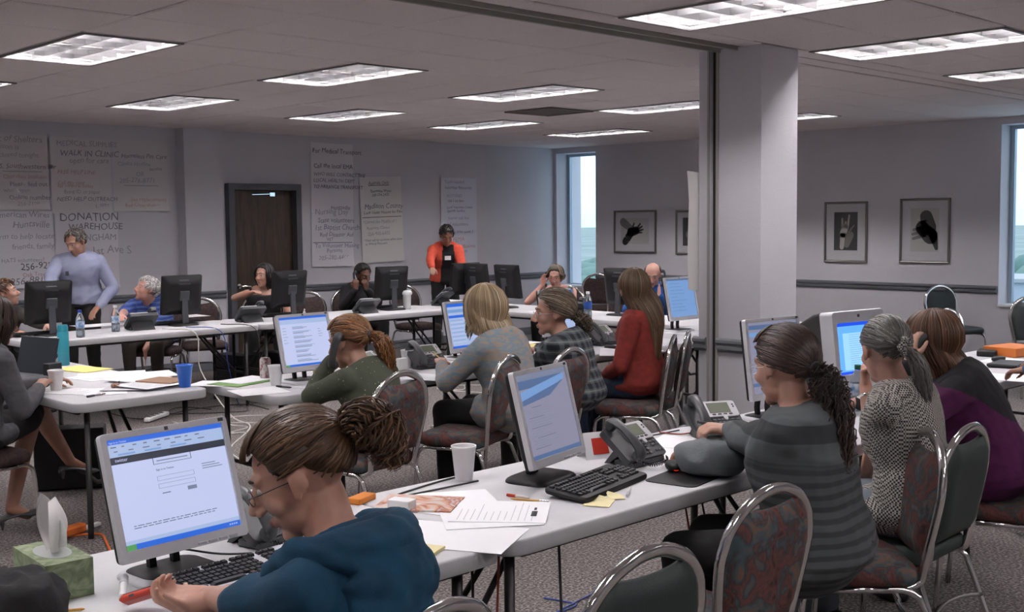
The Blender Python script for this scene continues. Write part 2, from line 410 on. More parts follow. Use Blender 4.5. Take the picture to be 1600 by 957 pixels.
# ================================================================ pixel -> point on a level plane (for laying out what stands on tables)
def at(px, py, z=.745):
    d = CAM_ROT @ Vector((px - 800, -(py - 478.5), -F_PX)); t = (z - CAM_H) / d.z
    return Vector((d.x * t, d.y * t, z))
def on_y(px, y, z=.745):
    d = CAM_ROT @ Vector((px - 800, 0, -F_PX)); 
    lo = 0
    a = (px - 800) / F_PX
    # solve for x with image column px at (x,y,z)
    r, f = CAM_ROT.col[0], -CAM_ROT.col[2]
    k = z - CAM_H
    return (a * (f[1] * y + f[2] * k) - r[1] * y - r[2] * k) / (r[0] - a * f[0])
TZ = .745
# ---------------------------------------------------------------- folding tables
TCACHE = {}
def make_table(L):
    t = thing('folding_table', '', 'table', group='white folding tables')
    W = .78; mb = MB()
    def sc(i): return rrect(L - 2 * i, W - 2 * i, .07 - i * .6, 6)
    rings = [[(x, y, z) for x, y in sc(i)] for i, z in ((.022, .695), (.004, .695), (0, .70), (0, .738), (.003, .743), (.008, .745))]
    mb.ring_loft(rings); mb.build('tabletop', M_table, t, smooth=50)
    for s in (-1, 1):
        x = s * (L / 2 - .10)
        for q in (-1, 1): MB().tube([(x, q * .285, .70), (x, q * .285, .05), (x, q * .287, 0)], .0165, 8).build('leg', M_legm, t, smooth=True)
        MB().tube([(x, -.285, .34), (x, -.24, .30), (x, .24, .30), (x, .285, .34)], .012, 6).build('crossbar', M_legm, t, smooth=True)
        for q in (-1, 1): MB().tube([(x, q * .06, .31), (x - s * .34, q * .03, .692)], .011, 6).build('brace', M_legm, t, smooth=True)
    for q in (-1, 1): MB().box((0, q * .33, .685), (L - .2, .02, .025)).build('rail', M_legm, t)
    return t
def table(x0, x1, y0, y1, label, rz=0):
    """footprint in plan; the long side decides the direction"""
    lx, ly = x1 - x0, y1 - y0; L = round(max(lx, ly), 2)
    c = ((x0 + x1) / 2, (y0 + y1) / 2, 0); r = (0 if lx > ly else PI / 2) + rz
    if L not in TCACHE:
        t = TCACHE[L] = make_table(L); t.location = c; t.rotation_euler = (0, 0, r); t['label'] = label; bpy.context.view_layer.update(); return t
    return place_copy(TCACHE[L], c, r, label, 'white folding tables')
table(-.19, 2.25, 2.33, 3.11, 'white folding table nearest the camera, under the tissue box and sign-in screen')
table(2.26, 4.15, 2.33, 3.11, 'white folding table carrying the large foam cup and long black keyboard')
table(4.16, 5.62, 2.33, 3.11, 'white folding table behind the women with ponytails, with the tube monitor')
table(6.28, 8.16, 2.64, 3.42, 'white folding table at the right edge with the orange box', R_(-1))
table(2.50, 3.28, 5.79, 7.68, 'white folding table at left strewn with papers and a blue cup')
table(3.35, 5.23, 5.23, 6.01, 'white folding table with soda can and the green sweater woman')
table(5.24, 7.12, 5.23, 6.01, 'white folding table in front of the blonde and plaid shirt women')
table(7.13, 9.01, 5.23, 6.01, 'white folding table running behind the square column')
table(3.60, 5.69, 9.10, 9.88, 'white folding table with two water bottles, before the white-haired man')
table(5.70, 8.15, 9.10, 9.88, 'long white folding table where the red cardigan woman stands')
table(8.03, 8.81, 6.02, 7.90, 'white folding table in front of the balding man')
table(8.17, 8.95, 7.92, 9.80, 'white folding table in front of the woman in glasses phoning')

# ---------------------------------------------------------------- chairs
def floral(n, c):
    a = _noise(n, _map(n, c, (1, 1, .8)), 10, 3, 1.8)
    base = _ramp(n, a, [(.30, (.035, .015, .014)), (.42, (.12, .038, .032)), (.50, (.045, .032, .034)), (.56, (.04, .075, .085)), (.66, (.15, .075, .045)), (.76, (.05, .05, .05))])
    b = _noise(n, _map(n, c, (3, 3, 1)), 26, 4, 2.5)
    return _mix(n, _ramp(n, b, [(.52, (0, 0, 0)), (.75, (.5, .5, .5))]), base, (.13, .085, .08))
M_floral = nodes_mat('floral_upholstery', .9, floral)
M_vinyl = mat('dark_green_vinyl', (.018, .028, .026), .55, bump=.15, bscale=250)
M_chfab = mat('dark_brown_upholstery', (.03, .018, .018), .85, col2=(.06, .035, .03), var=40)
M_tubeblk = mat('brown_steel_tube', (.10, .095, .09), .35, .7)
def hoop_w(v):
    pts = [(-.03, .165), (.08, .182), (.2, .205), (.28, .212), (.35, .195), (.40, .158), (.435, .108), (.455, .05), (.46, 0)]
    for (a, wa), (b, wb_) in zip(pts, pts[1:]):
        if v <= b: return wa + (wb_ - wa) * (v - a) / (b - a)
    return 0
def make_chair(name, frame_m, pad_m, seat_m):
    t = thing(name, '', 'chair')
    th = R_(9)
    def bp(u, v, d=0): return Vector((u, -.205 - v * math.sin(th) + d * math.cos(th), .45 + v * math.cos(th) + d * math.sin(th)))
    # seat cushion
    mb = MB(); rings = []
    for i, z in ((.03, .405), (.006, .412), (0, .43), (0, .452), (.012, .47), (.05, .48), (.12, .483)):
        rings.append([(x * (1 + .0 * y), y + .015, z) for x, y in rrect(.43 - 2 * i, .42 - 2 * i, max(.07 - i * .3, .02), 4)])
    mb.ring_loft(rings); mb.build('seat', seat_m, t, smooth=True)
    # backrest pad
    def bul(u, v, vt, vb): 
        a = min(1, (vt - v) / .05, (v - vb) / .05); hw = max(hoop_w(v) - .012, .02); c = min(1, (hw - abs(u)) / .05); return .008 + .024 * math.sqrt(max(0, min(a, 1))) * math.sqrt(max(0, c))
    mb = MB(); nu, nv = 14, 14; vb = .045
    def side(sgn):
        def fn(a, b):
            s = a * 2 - 1; vtop = .375 - .0 + .055 * (abs(s) ** 2) * .6 if abs(s) < .8 else .396
            vtop = .398 + .018 * s * s
            v = vb + (vtop - vb) * b; hw = hoop_w(v) - .011; u = s * hw
            return bp(u, v, sgn * bul(u, v, vtop, vb))
        return fn
    mb.grid(side(1), nu, nv); k = len(mb.v); mb.grid(side(-1), nu, nv)
    n1 = nu + 1
    border = [i for i in range(n1)] + [j * n1 + nu for j in range(1, nv + 1)] + [nv * n1 + i for i in range(nu - 1, -1, -1)] + [j * n1 for j in range(nv - 1, 0, -1)]
    mb.f += [(border[i], border[(i + 1) % len(border)], k + border[(i + 1) % len(border)], k + border[i]) for i in range(len(border))]; mb.m += [0] * len(border)
    mb.build('backrest', pad_m, t, smooth=60)
    # hoop
    half = [bp(hoop_w(v), v) for v in (-.02, .04, .1, .16, .22, .28, .32, .355, .385, .41, .43, .445)]
    left = [Vector((-p.x, p.y, p.z)) for p in half]
    start = [Vector((.185, -.06, .395)), Vector((.178, -.14, .395)), Vector((.168, -.19, .41))]
    path = start + half + [bp(.045, .456), bp(0, .46), bp(-.045, .456)] + left[::-1] + [Vector((-p.x, p.y, p.z)) for p in start[::-1]]
    MB().tube(smooth_path(path, 2), .0145, 8, flat=1.3).build('back_frame', frame_m, t, smooth=True)
    for s in (-1, 1):
        MB().tube(smooth_path([(s * .2, .10, .398), (s * .2, .165, .397), (s * .202, .2, .375), (s * .205, .215, .33), (s * .212, .24, 0)], 3), .0115, 8).build('leg', frame_m, t, smooth=True)
        MB().tube(smooth_path([(s * .2, -.06, .398), (s * .2, -.13, .397), (s * .205, -.175, .375), (s * .21, -.20, .33), (s * .225, -.32, 0)], 3), .0115, 8).build('leg', frame_m, t, smooth=True)
    mb = MB()
    for s in (-1, 1): mb.tube([(s * .2, -.08, .398), (s * .2, .12, .398)], .0118, 8)
    mb.tube([(-.2, .06, .398), (.2, .06, .398)], .009, 6); mb.tube([(-.2, -.08, .398), (.2, -.08, .398)], .009, 6)
    mb.build('seat_frame', frame_m, t, smooth=True)
    MB().tube(smooth_path([(-.216, -.245, .225), (-.12, -.215, .235), (0, -.205, .24), (.12, -.215, .235), (.216, -.245, .225)], 3), .009, 8).build('stretcher', frame_m, t, smooth=True)
    return t
PR = {'floral': make_chair('banquet_chair', M_chrome, M_floral, M_floral), 'black': make_chair('banquet_chair', M_chrome, M_vinyl, M_vinyl), 'brown': make_chair('banquet_chair', M_chrome, M_chfab, M_chfab)}
bpy.context.view_layer.update()
used = set()
G_C = {'floral': 'floral banquet chairs', 'black': 'black vinyl banquet chairs', 'brown': 'dark chairs along the far tables'}
def chair(kind, x, y, az, label):
    rz = R_(az - 90)
    if kind not in used:
        used.add(kind); o = PR[kind]; o.location = (x, y, 0); o.rotation_euler = (0, 0, rz); o['label'] = label; o['group'] = G_C[kind]; return o
    return place_copy(PR[kind], (x, y, 0), rz, label, G_C[kind])

# ---------------------------------------------------------------- monitors
def em(name, c, s=1.0): return mat('screen_' + name, (.01, .01, .01), .3, emit=c, estr=s)
SCR = [em('white', (.36, .40, .58)), em('blue', (.015, .09, .46)), em('pale', (.26, .33, .50)), em('dark', (.015, .018, .03)), em('grey', (.13, .15, .22)), em('green', (.06, .22, .07)), em('mid', (.12, .22, .42)), em('text', (.07, .08, .13)), em('greyscreen', (.17, .17, .235)), em('steel', (.06, .10, .20))]
CRT_S = [em('cyan', (.10, .33, .85)), em('deep', (.01, .06, .60)), em('light', (.26, .50, .90)), em('ctext', (.06, .17, .45))]
def ui(kind, wd, ht):
    """flat coloured areas of a lit screen, laid just on the screen face; local x right, y up, origin lower left"""
    mb = MB(); rn = random.Random(hash(kind) % 97 if False else len(kind) * 7)
    def r(x0, y0, x1, y1, mi, z=.0006): mb.box(((x0 + x1) / 2 * wd, (y0 + y1) / 2 * ht, z / 2), ((x1 - x0) * wd, (y1 - y0) * ht, z), mi=mi)
    if kind == 'signin':
        r(0, 0, 1, 1, 0, .0004); r(0, .955, 1, 1, 1); r(0, .84, 1, .954, 2); r(0, .775, 1, .84, 3); r(0, 0, 1, .05, 1); r(0, 0, .09, .05, 5, .001); r(0, .05, 1, .085, 2)
        for i in range(9): r(.03 + i * .09, .925, .03 + i * .09 + rn.uniform(.02, .06), .935, 7, .001)
        for i in range(7): r(.05 + i * .12, .885, .05 + i * .12 + rn.uniform(.03, .08), .894, 7, .001)
        for i in range(3): r(.08 + i * .22, .852, .22 + i * .22, .866, 6, .001)
        for a, b, c, d in ((.35, .715, .68, .719), (.35, .715, .354, .775), (.676, .715, .68, .775)): r(a, b, c, d, 3, .001)
        r(.38, .74, .65, .75, 4, .001)
        for y in (.60, .53): r(.36, y - .04, .68, y - .037, 4, .001); r(.36, y, .68, y + .003, 4, .001); r(.36, y - .04, .362, y, 4, .001); r(.678, y - .04, .68, y, 4, .001)
        r(.60, .43, .68, .465, 4, .001); r(.38, .44, .45, .448, 7, .001)
        for i in range(3): r(.76, .64 - i * .022, .76 + rn.uniform(.1, .2), .648 - i * .022, 4, .001)
        for i in range(2):
            x = .1
            while x < .78: q = rn.uniform(.02, .06); r(x, .20 - i * .02, x + q, .207 - i * .02, 7, .001); x += q + .012
        for i in range(4): r(.9 + .02 * i, .018, .912 + .02 * i, .034, 2, .001)
    elif kind == 'results':
        r(0, 0, 1, 1, 0, .0004); r(0, .955, 1, 1, 1); r(0, .86, 1, .954, 2); r(0, 0, 1, .045, 1); r(0, 0, .09, .045, 5, .001)
        for k in range(8):
            y = .8 - k * .095
            for j in range(3): r(.26, y - j * .02, .26 + rn.uniform(.2, .45), y + .008 - j * .02, 7 if j else 6, .001)
        for k in range(6): r(.05, .78 - k * .06, .05 + rn.uniform(.04, .1), .788 - k * .06, 4, .001)
        for k in range(4): r(.78, .72 - k * .05, .78 + rn.uniform(.05, .12), .728 - k * .05, 4, .001)
    elif kind == 'map':
        r(0, 0, 1, 1, 8, .0004); r(0, .93, 1, 1, 4); r(.03, .83, .9, .93, 9, .001); r(0, 0, 1, .05, 9)
        mb.add([(x * wd, y * ht, .0012) for x, y in ((.04, .66), (.95, .86), (.95, .93), (.04, .80))], [(0, 1, 2, 3)], 6)
        mb.add([(x * wd, y * ht, .0014) for x, y in ((.04, .64), (.6, .70), (.9, .84), (.04, .70))], [(0, 1, 2, 3)], 9)
        for k in range(17): r(.12 if k % 3 else .2, .6 - k * .03, .12 + rn.uniform(.2, .6), .606 - k * .03, 4 if k % 4 else 7, .001)
    elif kind == 'form':
        r(0, 0, 1, 1, 2, .0004); r(0, .93, 1, 1, 1); r(.0, .80, 1, .87, 6, .001); r(.03, .68, .5, .74, 1, .001); r(0, 0, 1, .05, 1)
        for k in range(12): r(.05, .62 - k * .045, .05 + rn.uniform(.3, .85), .632 - k * .045, 0 if k % 2 else 6, .001)
    elif kind == 'plain':
        r(0, 0, 1, 1, 6, .0004); r(0, .96, 1, 1, 9, .001)
        for k in range(9): r(.1, .88 - k * .09, .1 + rn.uniform(.15, .6), .888 - k * .09, 9, .001)
    elif kind == 'news':
        r(0, 0, 1, 1, 8, .0004); r(0, .9, 1, .96, 9, .001); r(.0, .8, .9, .86, 6, .001); r(0, .1, 1, .15, 9, .001)
        for k in range(12): r(.1, .74 - k * .045, .1 + rn.uniform(.3, .8), .755 - k * .045, 4 if k % 3 else 6, .001)
    elif kind == 'crt':
        r(0, 0, 1, 1, 0, .0004); r(0, .94, 1, 1, 1); r(0, 0, 1, .05, 1); r(.14, .08, 1, .80, 2, .001)
        for k in range(16): r(.28, .76 - k * .042, .28 + rn.uniform(.2, .6), .766 - k * .042, 3, .0015)
    return mb
M_off = mat('dark_screen', (.012, .013, .016), .25)
def lcd(kind, loc, rz, label, style='silver', tilt=12, pw=.372, ph=.325, lift=.075, back=False):
    t = thing('computer_monitor', label, 'monitor', loc, R_(rz))
    bez = {'silver': M_silver, 'black': M_black}[style]
    Mt = Matrix.Translation((0, 0, lift + ph / 2)) @ Matrix.Rotation(R_(-tilt), 4, 'X')   # panel tilts back
    def P(x, y, z): return Mt @ Vector((x, y, z))
    b = .017; bb = .030; w2, h2 = pw / 2, ph / 2
    mb = MB()   # bezel ring with depth, front face at y=-.02
    outer = rrect(pw, ph, .010, 3); sw, sh = pw - 2 * b, ph - b - bb
    inner = [(x, y + (bb - b) / 2) for x, y in rrect(sw, sh, .002, 3)]
    rg = [[(x, -.002, y) for x, y in outer], [(x, -.020, y) for x, y in outer], [(x * .995, -.0225, y * .995) for x, y in outer], [(x, -.0225, y) for x, y in inner], [(x, -.015, y) for x, y in inner]]
    mb.ring_loft(rg, cap=False, M=Mt); mb.build('bezel', bez, t, smooth=40)
    mb = MB()
    rg = [[(x, -.003, y) for x, y in rrect(pw - .004, ph - .004, .010, 3)], [(x, .012, y) for x, y in rrect(pw - .004, ph - .004, .012, 3)], [(x * .93, .020, y * .92) for x, y in rrect(pw, ph, .02, 3)], [(x * .82, .040, y * .78 - .006) for x, y in rrect(pw, ph, .03, 3)], [(x * .70, .052, y * .62 - .01) for x, y in rrect(pw, ph, .03, 3)]]
    mb.ring_loft(rg, M=Mt); sh_ = mb.build('back_shell', M_black, t, smooth=35)
    mb = MB()
    for i in range(7): mb.box((0, .0525 - .002 * i * .6, ph * .26 - i * .006 + .02), (.12, .004, .0025), M=Mt)
    mb.box((0, .034, ph * .36), (.10, .014, .03), M=Mt, bev=.004); tag(mb.build('vent', M_dgrey, t), kind='stuff')
    Mi = Mt @ Matrix.Translation((-sw / 2, -.0152, -sh / 2 + (bb - b) / 2)) @ Matrix.Rotation(PI / 2, 4, 'X')
    if kind == 'off': MB().box((sw / 2, sh / 2, 0), (sw, sh, .001), M=Mi).build('screen', M_off, t)
    else:
        mb = ui(kind, sw, sh); mb.v = [tuple(Mi @ Vector(p)) for p in mb.v]; sc = mb.build('screen', CRT_S if kind == 'crt' else SCR, t)
        if kind == 'signin':
            for s, x, y, sz, m in (('twitter', .045, .795, .0125, 0), ('Sign in to Twitter', .36, .655, .0075, 3), ('Mozilla Firefox', .02, .965, .007, 0)):
                if s == 'Mozilla Firefox': s = 'Sign in to Twitter'
                text_mesh(s, sz, SCR[m], 'screen_text', t, Mi @ Matrix.Translation((x * sw, y * sh, .0014)), ext=.0001)
    if style == 'silver':
        mb = MB(); mb.box((0, -.0228, h2 - .0085), (.010, .002, .009), M=Mt, mi=0); mb.box((w2 - .02, -.0228, h2 - .0085), (.016, .002, .009), M=Mt, mi=0); mb.build('badge', M_dgrey, t)
        mb = MB()
        for i in range(4): mb.box((w2 - .05 - i * .032, -.0226, -h2 + .007), (.026, .003, .007), M=Mt, bev=.001)
        mb.build('button', mat('button_grey', (.42, .42, .45), .4), t)
    # neck and base
    mb = MB(); bx, by = .125, .095
    yb = .035
    mb.ring_loft([[(x, y + .02, z) for x, y in rrect(2 * bx * k, 2 * by * k, .05, 5)] for k, z in ((1, 0), (1, .006), (.96, .012), (.90, .016))])
    mb.build('base', M_black if style == 'black' or kind in ('map',) else M_silver, t, smooth=40)
    mb = MB(); mb.ring_loft([[(x, y + .02, z) for x, y in rrect(2 * bx * k, 2 * by * k, .045, 5)] for k, z in ((.84, .0165), (.80, .0185))]); mb.build('base_inlay', M_black, t, smooth=40)
    mb = MB()
    for s in ((-.035, .035) if style == 'silver' and kind != 'map' else (0,)):
        wn = .02 if s else .055
        pth = [Vector((s, .055, .014)), Vector((s, .06, .05)), Vector((s, .055, .10)), P(s, .052, -.02)]
        mb.ring_loft([[p + Vector((a * wn / 2, c, 0)) for a, c in ((-1, -.008), (1, -.008), (1, .010), (-1, .010))] for p in pth])
    mb.box((0, .05, 0), (.10, .02, .09), M=Mt, bev=.006)
    mb.build('neck', M_dgrey if back else M_black, t, smooth=30)
    return t
lcd('signin', (1.445, 2.76, TZ), 4, 'nearest silver monitor, showing a sign-in page, beside the tissue box', tilt=17, pw=.375, ph=.33, lift=.068)
lcd('map', (2.92, 2.82, TZ), 13, 'silver monitor with dim grey page, between the white cup and desk phone', tilt=14, pw=.37, ph=.345, lift=.062)
lcd('news', (4.53, 2.92, TZ), -8, 'thick-backed monitor behind the striped sweater woman', tilt=8, ph=.37, lift=.10)
lcd('results', (3.79, 5.60, TZ), 2, 'silver monitor showing search results, before the green sweater woman', tilt=14, ph=.335, lift=.065)
lcd('form', (5.15, 5.72, TZ), 6, 'silver monitor with blue form, beside the blonde woman', tilt=12, ph=.345, lift=.05)
lcd('form', (6.05, 5.72, TZ), 2, 'silver monitor half hidden behind the plaid shirt woman', tilt=8, ph=.34, lift=.09)
lcd('plain', (7.62, 5.80, TZ), -2, 'silver monitor with plain blue screen beside the column', tilt=12, ph=.36, lift=.09)
G_B = 'black monitors seen from behind'
for px, y, rz, lab in ((78, 9.62, 184, 'black monitor seen from behind, in front of the standing man'), (285, 9.62, 182, 'black monitor seen from behind, beside the white-haired man'), (453, 9.60, 184, 'black monitor seen from behind, beside the seated woman at the door'), (612, 9.55, 176, 'black monitor seen from behind, beside the woman in the black coat'), (727, 9.6, 178, 'black monitor seen from behind, before the red cardigan')):
    o = lcd('off', (on_y(px, y), y, TZ), rz, lab, 'black', tilt=8, pw=.40, ph=.36, lift=.10, back=True); o['group'] = G_B
for x, y, rz, lab in ((8.55, 8.80, 84, 'black monitor seen from behind, beside the woman in glasses'), (8.62, 9.36, 84, 'dark monitor at the table corner beyond the other one'), (8.55, 7.22, 90, 'black monitor seen from behind, in front of the balding man')):
    o = lcd('off', (x, y, TZ), rz, lab, 'black', tilt=8, pw=.40, ph=.36, lift=.10, back=True); o['group'] = G_B
# CRT
def crt(loc, rz, label):
    t = thing('tube_monitor', label, 'monitor', loc, R_(rz)); pw, ph = .41, .40
    Mt = Matrix.Translation((0, 0, .07 + ph / 2)) @ Matrix.Rotation(R_(-7), 4, 'X')
    outer = rrect(pw, ph, .02, 4); sw, sh = .325, .25; inner = [(x, y + .015) for x, y in rrect(sw, sh, .012, 4)]
    mb = MB(); mb.ring_loft([[(x, .05, y) for x, y in outer], [(x, -.015, y) for x, y in outer], [(x * .98, -.022, y * .98) for x, y in outer], [(x * 1.03, -.02, y * 1.03) for x, y in inner], [(x, -.008, y) for x, y in inner]], cap=False, M=Mt); mb.build('bezel', M_silver, t, smooth=40)
    mb = MB(); mb.ring_loft([[(x, .05, y) for x, y in outer], [(x * .97, .10, y * .97) for x, y in outer], [(x * .8, .24, y * .78 - .01) for x, y in outer], [(x * .6, .38, y * .55 - .02) for x, y in outer], [(x * .5, .41, y * .45 - .02) for x, y in outer]], M=Mt); mb.build('back_shell', mat('crt_shell', (.03, .028, .03), .5), t, smooth=40)
    Mi = Mt @ Matrix.Translation((-sw / 2, -.0085, -sh / 2 + .015)) @ Matrix.Rotation(PI / 2, 4, 'X')
    mb = ui('crt', sw, sh); mb.v = [tuple(Mi @ Vector(p)) for p in mb.v]; mb.build('screen', CRT_S, t)
    MB().lathe([(0, 0), (.008, 0), (.008, .003), (0, .003)], 12, M=Mt @ Matrix.Translation((0, -.0215, .172)) @ Matrix.Rotation(PI / 2, 4, 'X')).build('badge', M_dgrey, t)
    MB().lathe([(0, 0), (.13, 0), (.13, .012), (.07, .03), (.06, .075), (0, .075)], 24, c=(0, .12, 0)).build('base', M_silver, t, smooth=50)
crt((5.16, 2.84, TZ), -8, 'bulky tube monitor with bright blue screen')

# ---------------------------------------------------------------- keyboards
M_key = mat('key_black', (.02, .02, .023), .45)
def keyboard(loc, rz, label, body, detailed=True):
    t = thing('keyboard', label, 'keyboard', loc, R_(rz)); L, W = .45, .165
    mb = MB(); mb.ring_loft([[(x * k, y * k, z + (y + W / 2) * .10) for x, y in rrect(L, W, .018, 4)] for k, z in ((.98, 0), (1, .006), (1, .014), (.98, .019))]); mb.build('body', body, t, smooth=40)
    km = MB().box((0, 0, .004), (.0165, .0165, .008)); km.v = [(x * (1 if z < .004 else .8), y * (1 if z < .004 else .8), z) for x, y, z in km.v]; km = km.mesh('key', M_key)
    ky = []
    for r in range(6):
        y = W / 2 - .022 - r * .0205 - (.006 if r else 0); x = -L / 2 + .02
        if r == 0: xs_ = [0, 2, 3, 4, 5, 6.5, 7.5, 8.5, 9.5, 11, 12, 13, 14] + [15.5, 16.5, 17.5]
        elif r == 5: xs_ = [0, 1.3, 2.6, (3.9, 6.2), 10.3, 11.6, 12.9] + [15.5, 16.5, 17.5] + [19, 20, 21]
        else: xs_ = [0 + .25 * (r - 1) * 0 + i for i in range(14)] + ([15.5, 16.5, 17.5] if r < 3 else [16.5] if r == 4 else []) + [19, 20, 21] + ([22] if r > 0 else [])
        for q in xs_:
            if isinstance(q, tuple): ky.append((x + (q[0] + q[1] / 2 - .5) * .0188, y, q[1] * 1.08))
            else: ky.append((x + q * .0188, y, 1))
    if detailed:
        for x, y, sx in ky:
            o = bpy.data.objects.new('key', km); COL.objects.link(o); o.parent = t; o.location = (x, y, .0185 + (y + W / 2) * .10); o.scale = (sx, 1, 1); o.rotation_euler = (R_(5.7), 0, 0)
    else:
        mb = MB()
        for x, y, sx in ky: mb.box((x, y, .0225 + (y + W / 2) * .10), (.0155 * sx, .0155, .007))
        tag(mb.build('keys', M_key, t), kind='stuff')
    return t
keyboard((1.56, 2.60, TZ), 4, 'silver keyboard with black keys in front of the teal hoodie woman', M_silver)
keyboard((2.95, 2.60, TZ), 12, 'long black keyboard on the table beside the desk phone', M_black)
keyboard((3.98, 5.38, TZ), 0, 'black keyboard under the green sleeve', M_black, False)
keyboard((5.15, 5.42, TZ), 4, 'black keyboard partly behind the blonde woman', M_black, False)
keyboard((8.05, 5.66, TZ), -4, 'grey keyboard on the table beside the column', M_dgrey, False)
for px, y, lab in ((275, 9.8, 'black keyboard beneath the monitor by the white-haired man'), (590, 9.78, 'black keyboard before the black-coated woman'), (440, 9.8, 'black keyboard before the woman at the door')):
    keyboard((on_y(px, y), y, TZ), 180, lab, M_black, False)
keyboard((3.90, 9.72, TZ), 184, 'black keyboard before the woman in the dark jacket', M_black, False)

# ---------------------------------------------------------------- desk phones
M_ph = mat('phone_charcoal', (.045, .048, .052), .42); M_phs = mat('phone_faceplate', (.52, .52, .54), .35, .2)
M_lcd = mat('phone_display', (.10, .115, .075), .3); M_btn = mat('phone_button', (.13, .135, .14), .4)
def handset(M=None, name='handset', parent=None):
    mb = MB()
    pts = [(-.105, 0, .004), (-.095, 0, .014), (-.07, 0, .026), (-.03, 0, .034), (.03, 0, .034), (.07, 0, .026), (.095, 0, .014), (.105, 0, .004)]
    rr = [.012, .024, .024, .020, .020, .024, .024, .012]
    mb.ring_loft([[Vector((p[0], p[1] + math.cos(a) * r * 1.05, p[2] + math.sin(a) * r * .62)) for a in [2 * PI * j / 12 for j in range(12)]] for p, r in zip(pts, rr)], M=M)
    for s in (-1, 1): mb.lathe([(0, 0), (.022, 0), (.024, .008), (.022, .026), (0, .026)], 14, M=(M or Matrix()) @ Matrix.Translation((s * .082, 0, -.012)))
    return mb.build(name, M_ph, parent, smooth=40)
def phone(loc, rz, label, hook=True, cord=True, tilt=38, sc=1.0):
    t = thing('desk_phone', label, 'phone', loc, R_(rz)); t.scale = (sc, sc, sc)
    Mt = Matrix.Translation((0, -.06, .030)) @ Matrix.Rotation(R_(tilt), 4, 'X')    # front plate: x right, y up the slope, z out
    mb = MB(); mb.ring_loft([[Mt @ Vector((x + .005, y + .085, z)) for x, y in rrect(.235, .175, .018, 4)] for z in (-.026, -.004, 0)]); mb.build('body', M_ph, t, smooth=30)
    mb = MB()   # wedge foot behind
    top = .165
    for s in (-1, 1): pass
    yb, zt = -.06 + math.cos(R_(tilt)) * .13, .026 + math.sin(R_(tilt)) * .13
    mb.add([(-.08, yb - .02, zt - .03), (.09, yb - .02, zt - .03), (.09, yb + .045, 0), (-.08, yb + .045, 0), (-.08, yb - .045, zt - .055), (.09, yb - .045, zt - .055), (.09, yb + .025, 0), (-.08, yb + .025, 0)], [(0, 1, 2, 3), (7, 6, 5, 4), (0, 3, 7, 4), (1, 5, 6, 2), (0, 4, 5, 1), (3, 2, 6, 7)])
    mb.box((0, -.02, .012), (.2, .09, .022), bev=.004)
    mb.build('stand', M_ph, t)
    mb = MB(); mb.ring_loft([[Mt @ Vector((x + .042, y + .125, z)) for x, y in rrect(.150, .088, .012, 4)] for z in (0, .006, .008)]); mb.build('faceplate', M_phs, t, smooth=30)
    MB().box((.034, .130, .0085), (.100, .058, .002), M=Mt, bev=.0008).build('display', M_lcd, t)
    mb = MB()
    for i in range(4): mb.box((0 + i * .026, .093, .009), (.015, .006, .003), M=Mt)
    mb.box((.104, .145, .009), (.006, .006, .003), M=Mt); mb.box((.104, .133, .009), (.006, .006, .003), M=Mt)
    tag(mb.build('soft_keys', M_ph, t), kind='stuff')
    mb = MB()
    for r in range(4):
        for c in range(3): mb.box((-.008 + c * .020, .066 - r * .0165, .003), (.014, .010, .006), M=Mt, bev=.002)
    for r in range(2):
        for c in range(2): mb.box((.078 + c * .024, .066 - r * .0165, .003), (.018, .008, .005), M=Mt, bev=.002)
    for c in range(3): mb.box((.074 + c * .018, .020, .003), (.009, .008, .005), M=Mt, bev=.002)
    tag(mb.build('keypad', M_btn, t), kind='stuff')
    mb = MB(); mb.ring_loft([[Mt @ Vector((x + .048, y + .076, z)) for x, y in rrect(.018, .03, .008, 4)] for z in (.002, .009)]); mb.build('navigation_key', M_phs, t)
    if hook:
        handset(Mt @ Matrix.Translation((-.078, .082, .022)) @ Matrix.Rotation(PI / 2, 4, 'Z'), 'handset', t)
    if cord:
        pts = []; base = smooth_path([(-.075, -.075, .022), (-.06, -.12, .012), (.0, -.125, .010), (.07, -.10, .010), (.10, -.07, .012)] if hook else [(-.09, -.05, .02), (-.13, -.09, .012), (-.1, -.14, .012)], 24)
        for i, p in enumerate(base): a = i * 1.35; pts.append(p + Vector((math.cos(a) * .004, math.cos(a) * .004, .006 + math.sin(a) * .006)))
        MB().tube(pts, .0018, 5).build('coiled_cord', M_black, t, smooth=True)
    return t
phone((1.80, 2.87, TZ), 14, 'desk phone behind the teal hoodie woman\'s face')
phone((3.36, 2.77, TZ), 2, 'desk phone in front of the grey cloth, display facing the camera')
phone((4.00, 2.86, TZ), -28, 'desk phone leaning high, left of the striped sweater woman')
phone((4.68, 5.56, TZ), -6, 'desk phone right of the green sweater woman\'s cup')
phone((6.42, 5.60, TZ), 0, 'desk phone between the plaid shirt and red sweater women')
phone((4.22, 5.52, TZ), 25, 'desk phone off the hook just behind the green sweater shoulder', hook=False)
for px, y, rz, lab, hk in ((221, 9.52, 176, 'black desk phone seen from behind, by the white-haired man', True), (391, 9.45, 176, 'black desk phone seen from behind, beside the woman at the door', True), (572, 9.42, 180, 'black desk phone seen from behind, by the black-coated woman', False), (690, 9.62, 200, 'black desk phone seen from behind, under the red sleeve', True)):
    phone((on_y(px, y), y, TZ), rz, lab, hook=hk, cord=False, sc=1.12)
phone((8.35, 7.60, TZ), 95, 'black desk phone seen from behind, beside the blue-labelled bottle', True, False)
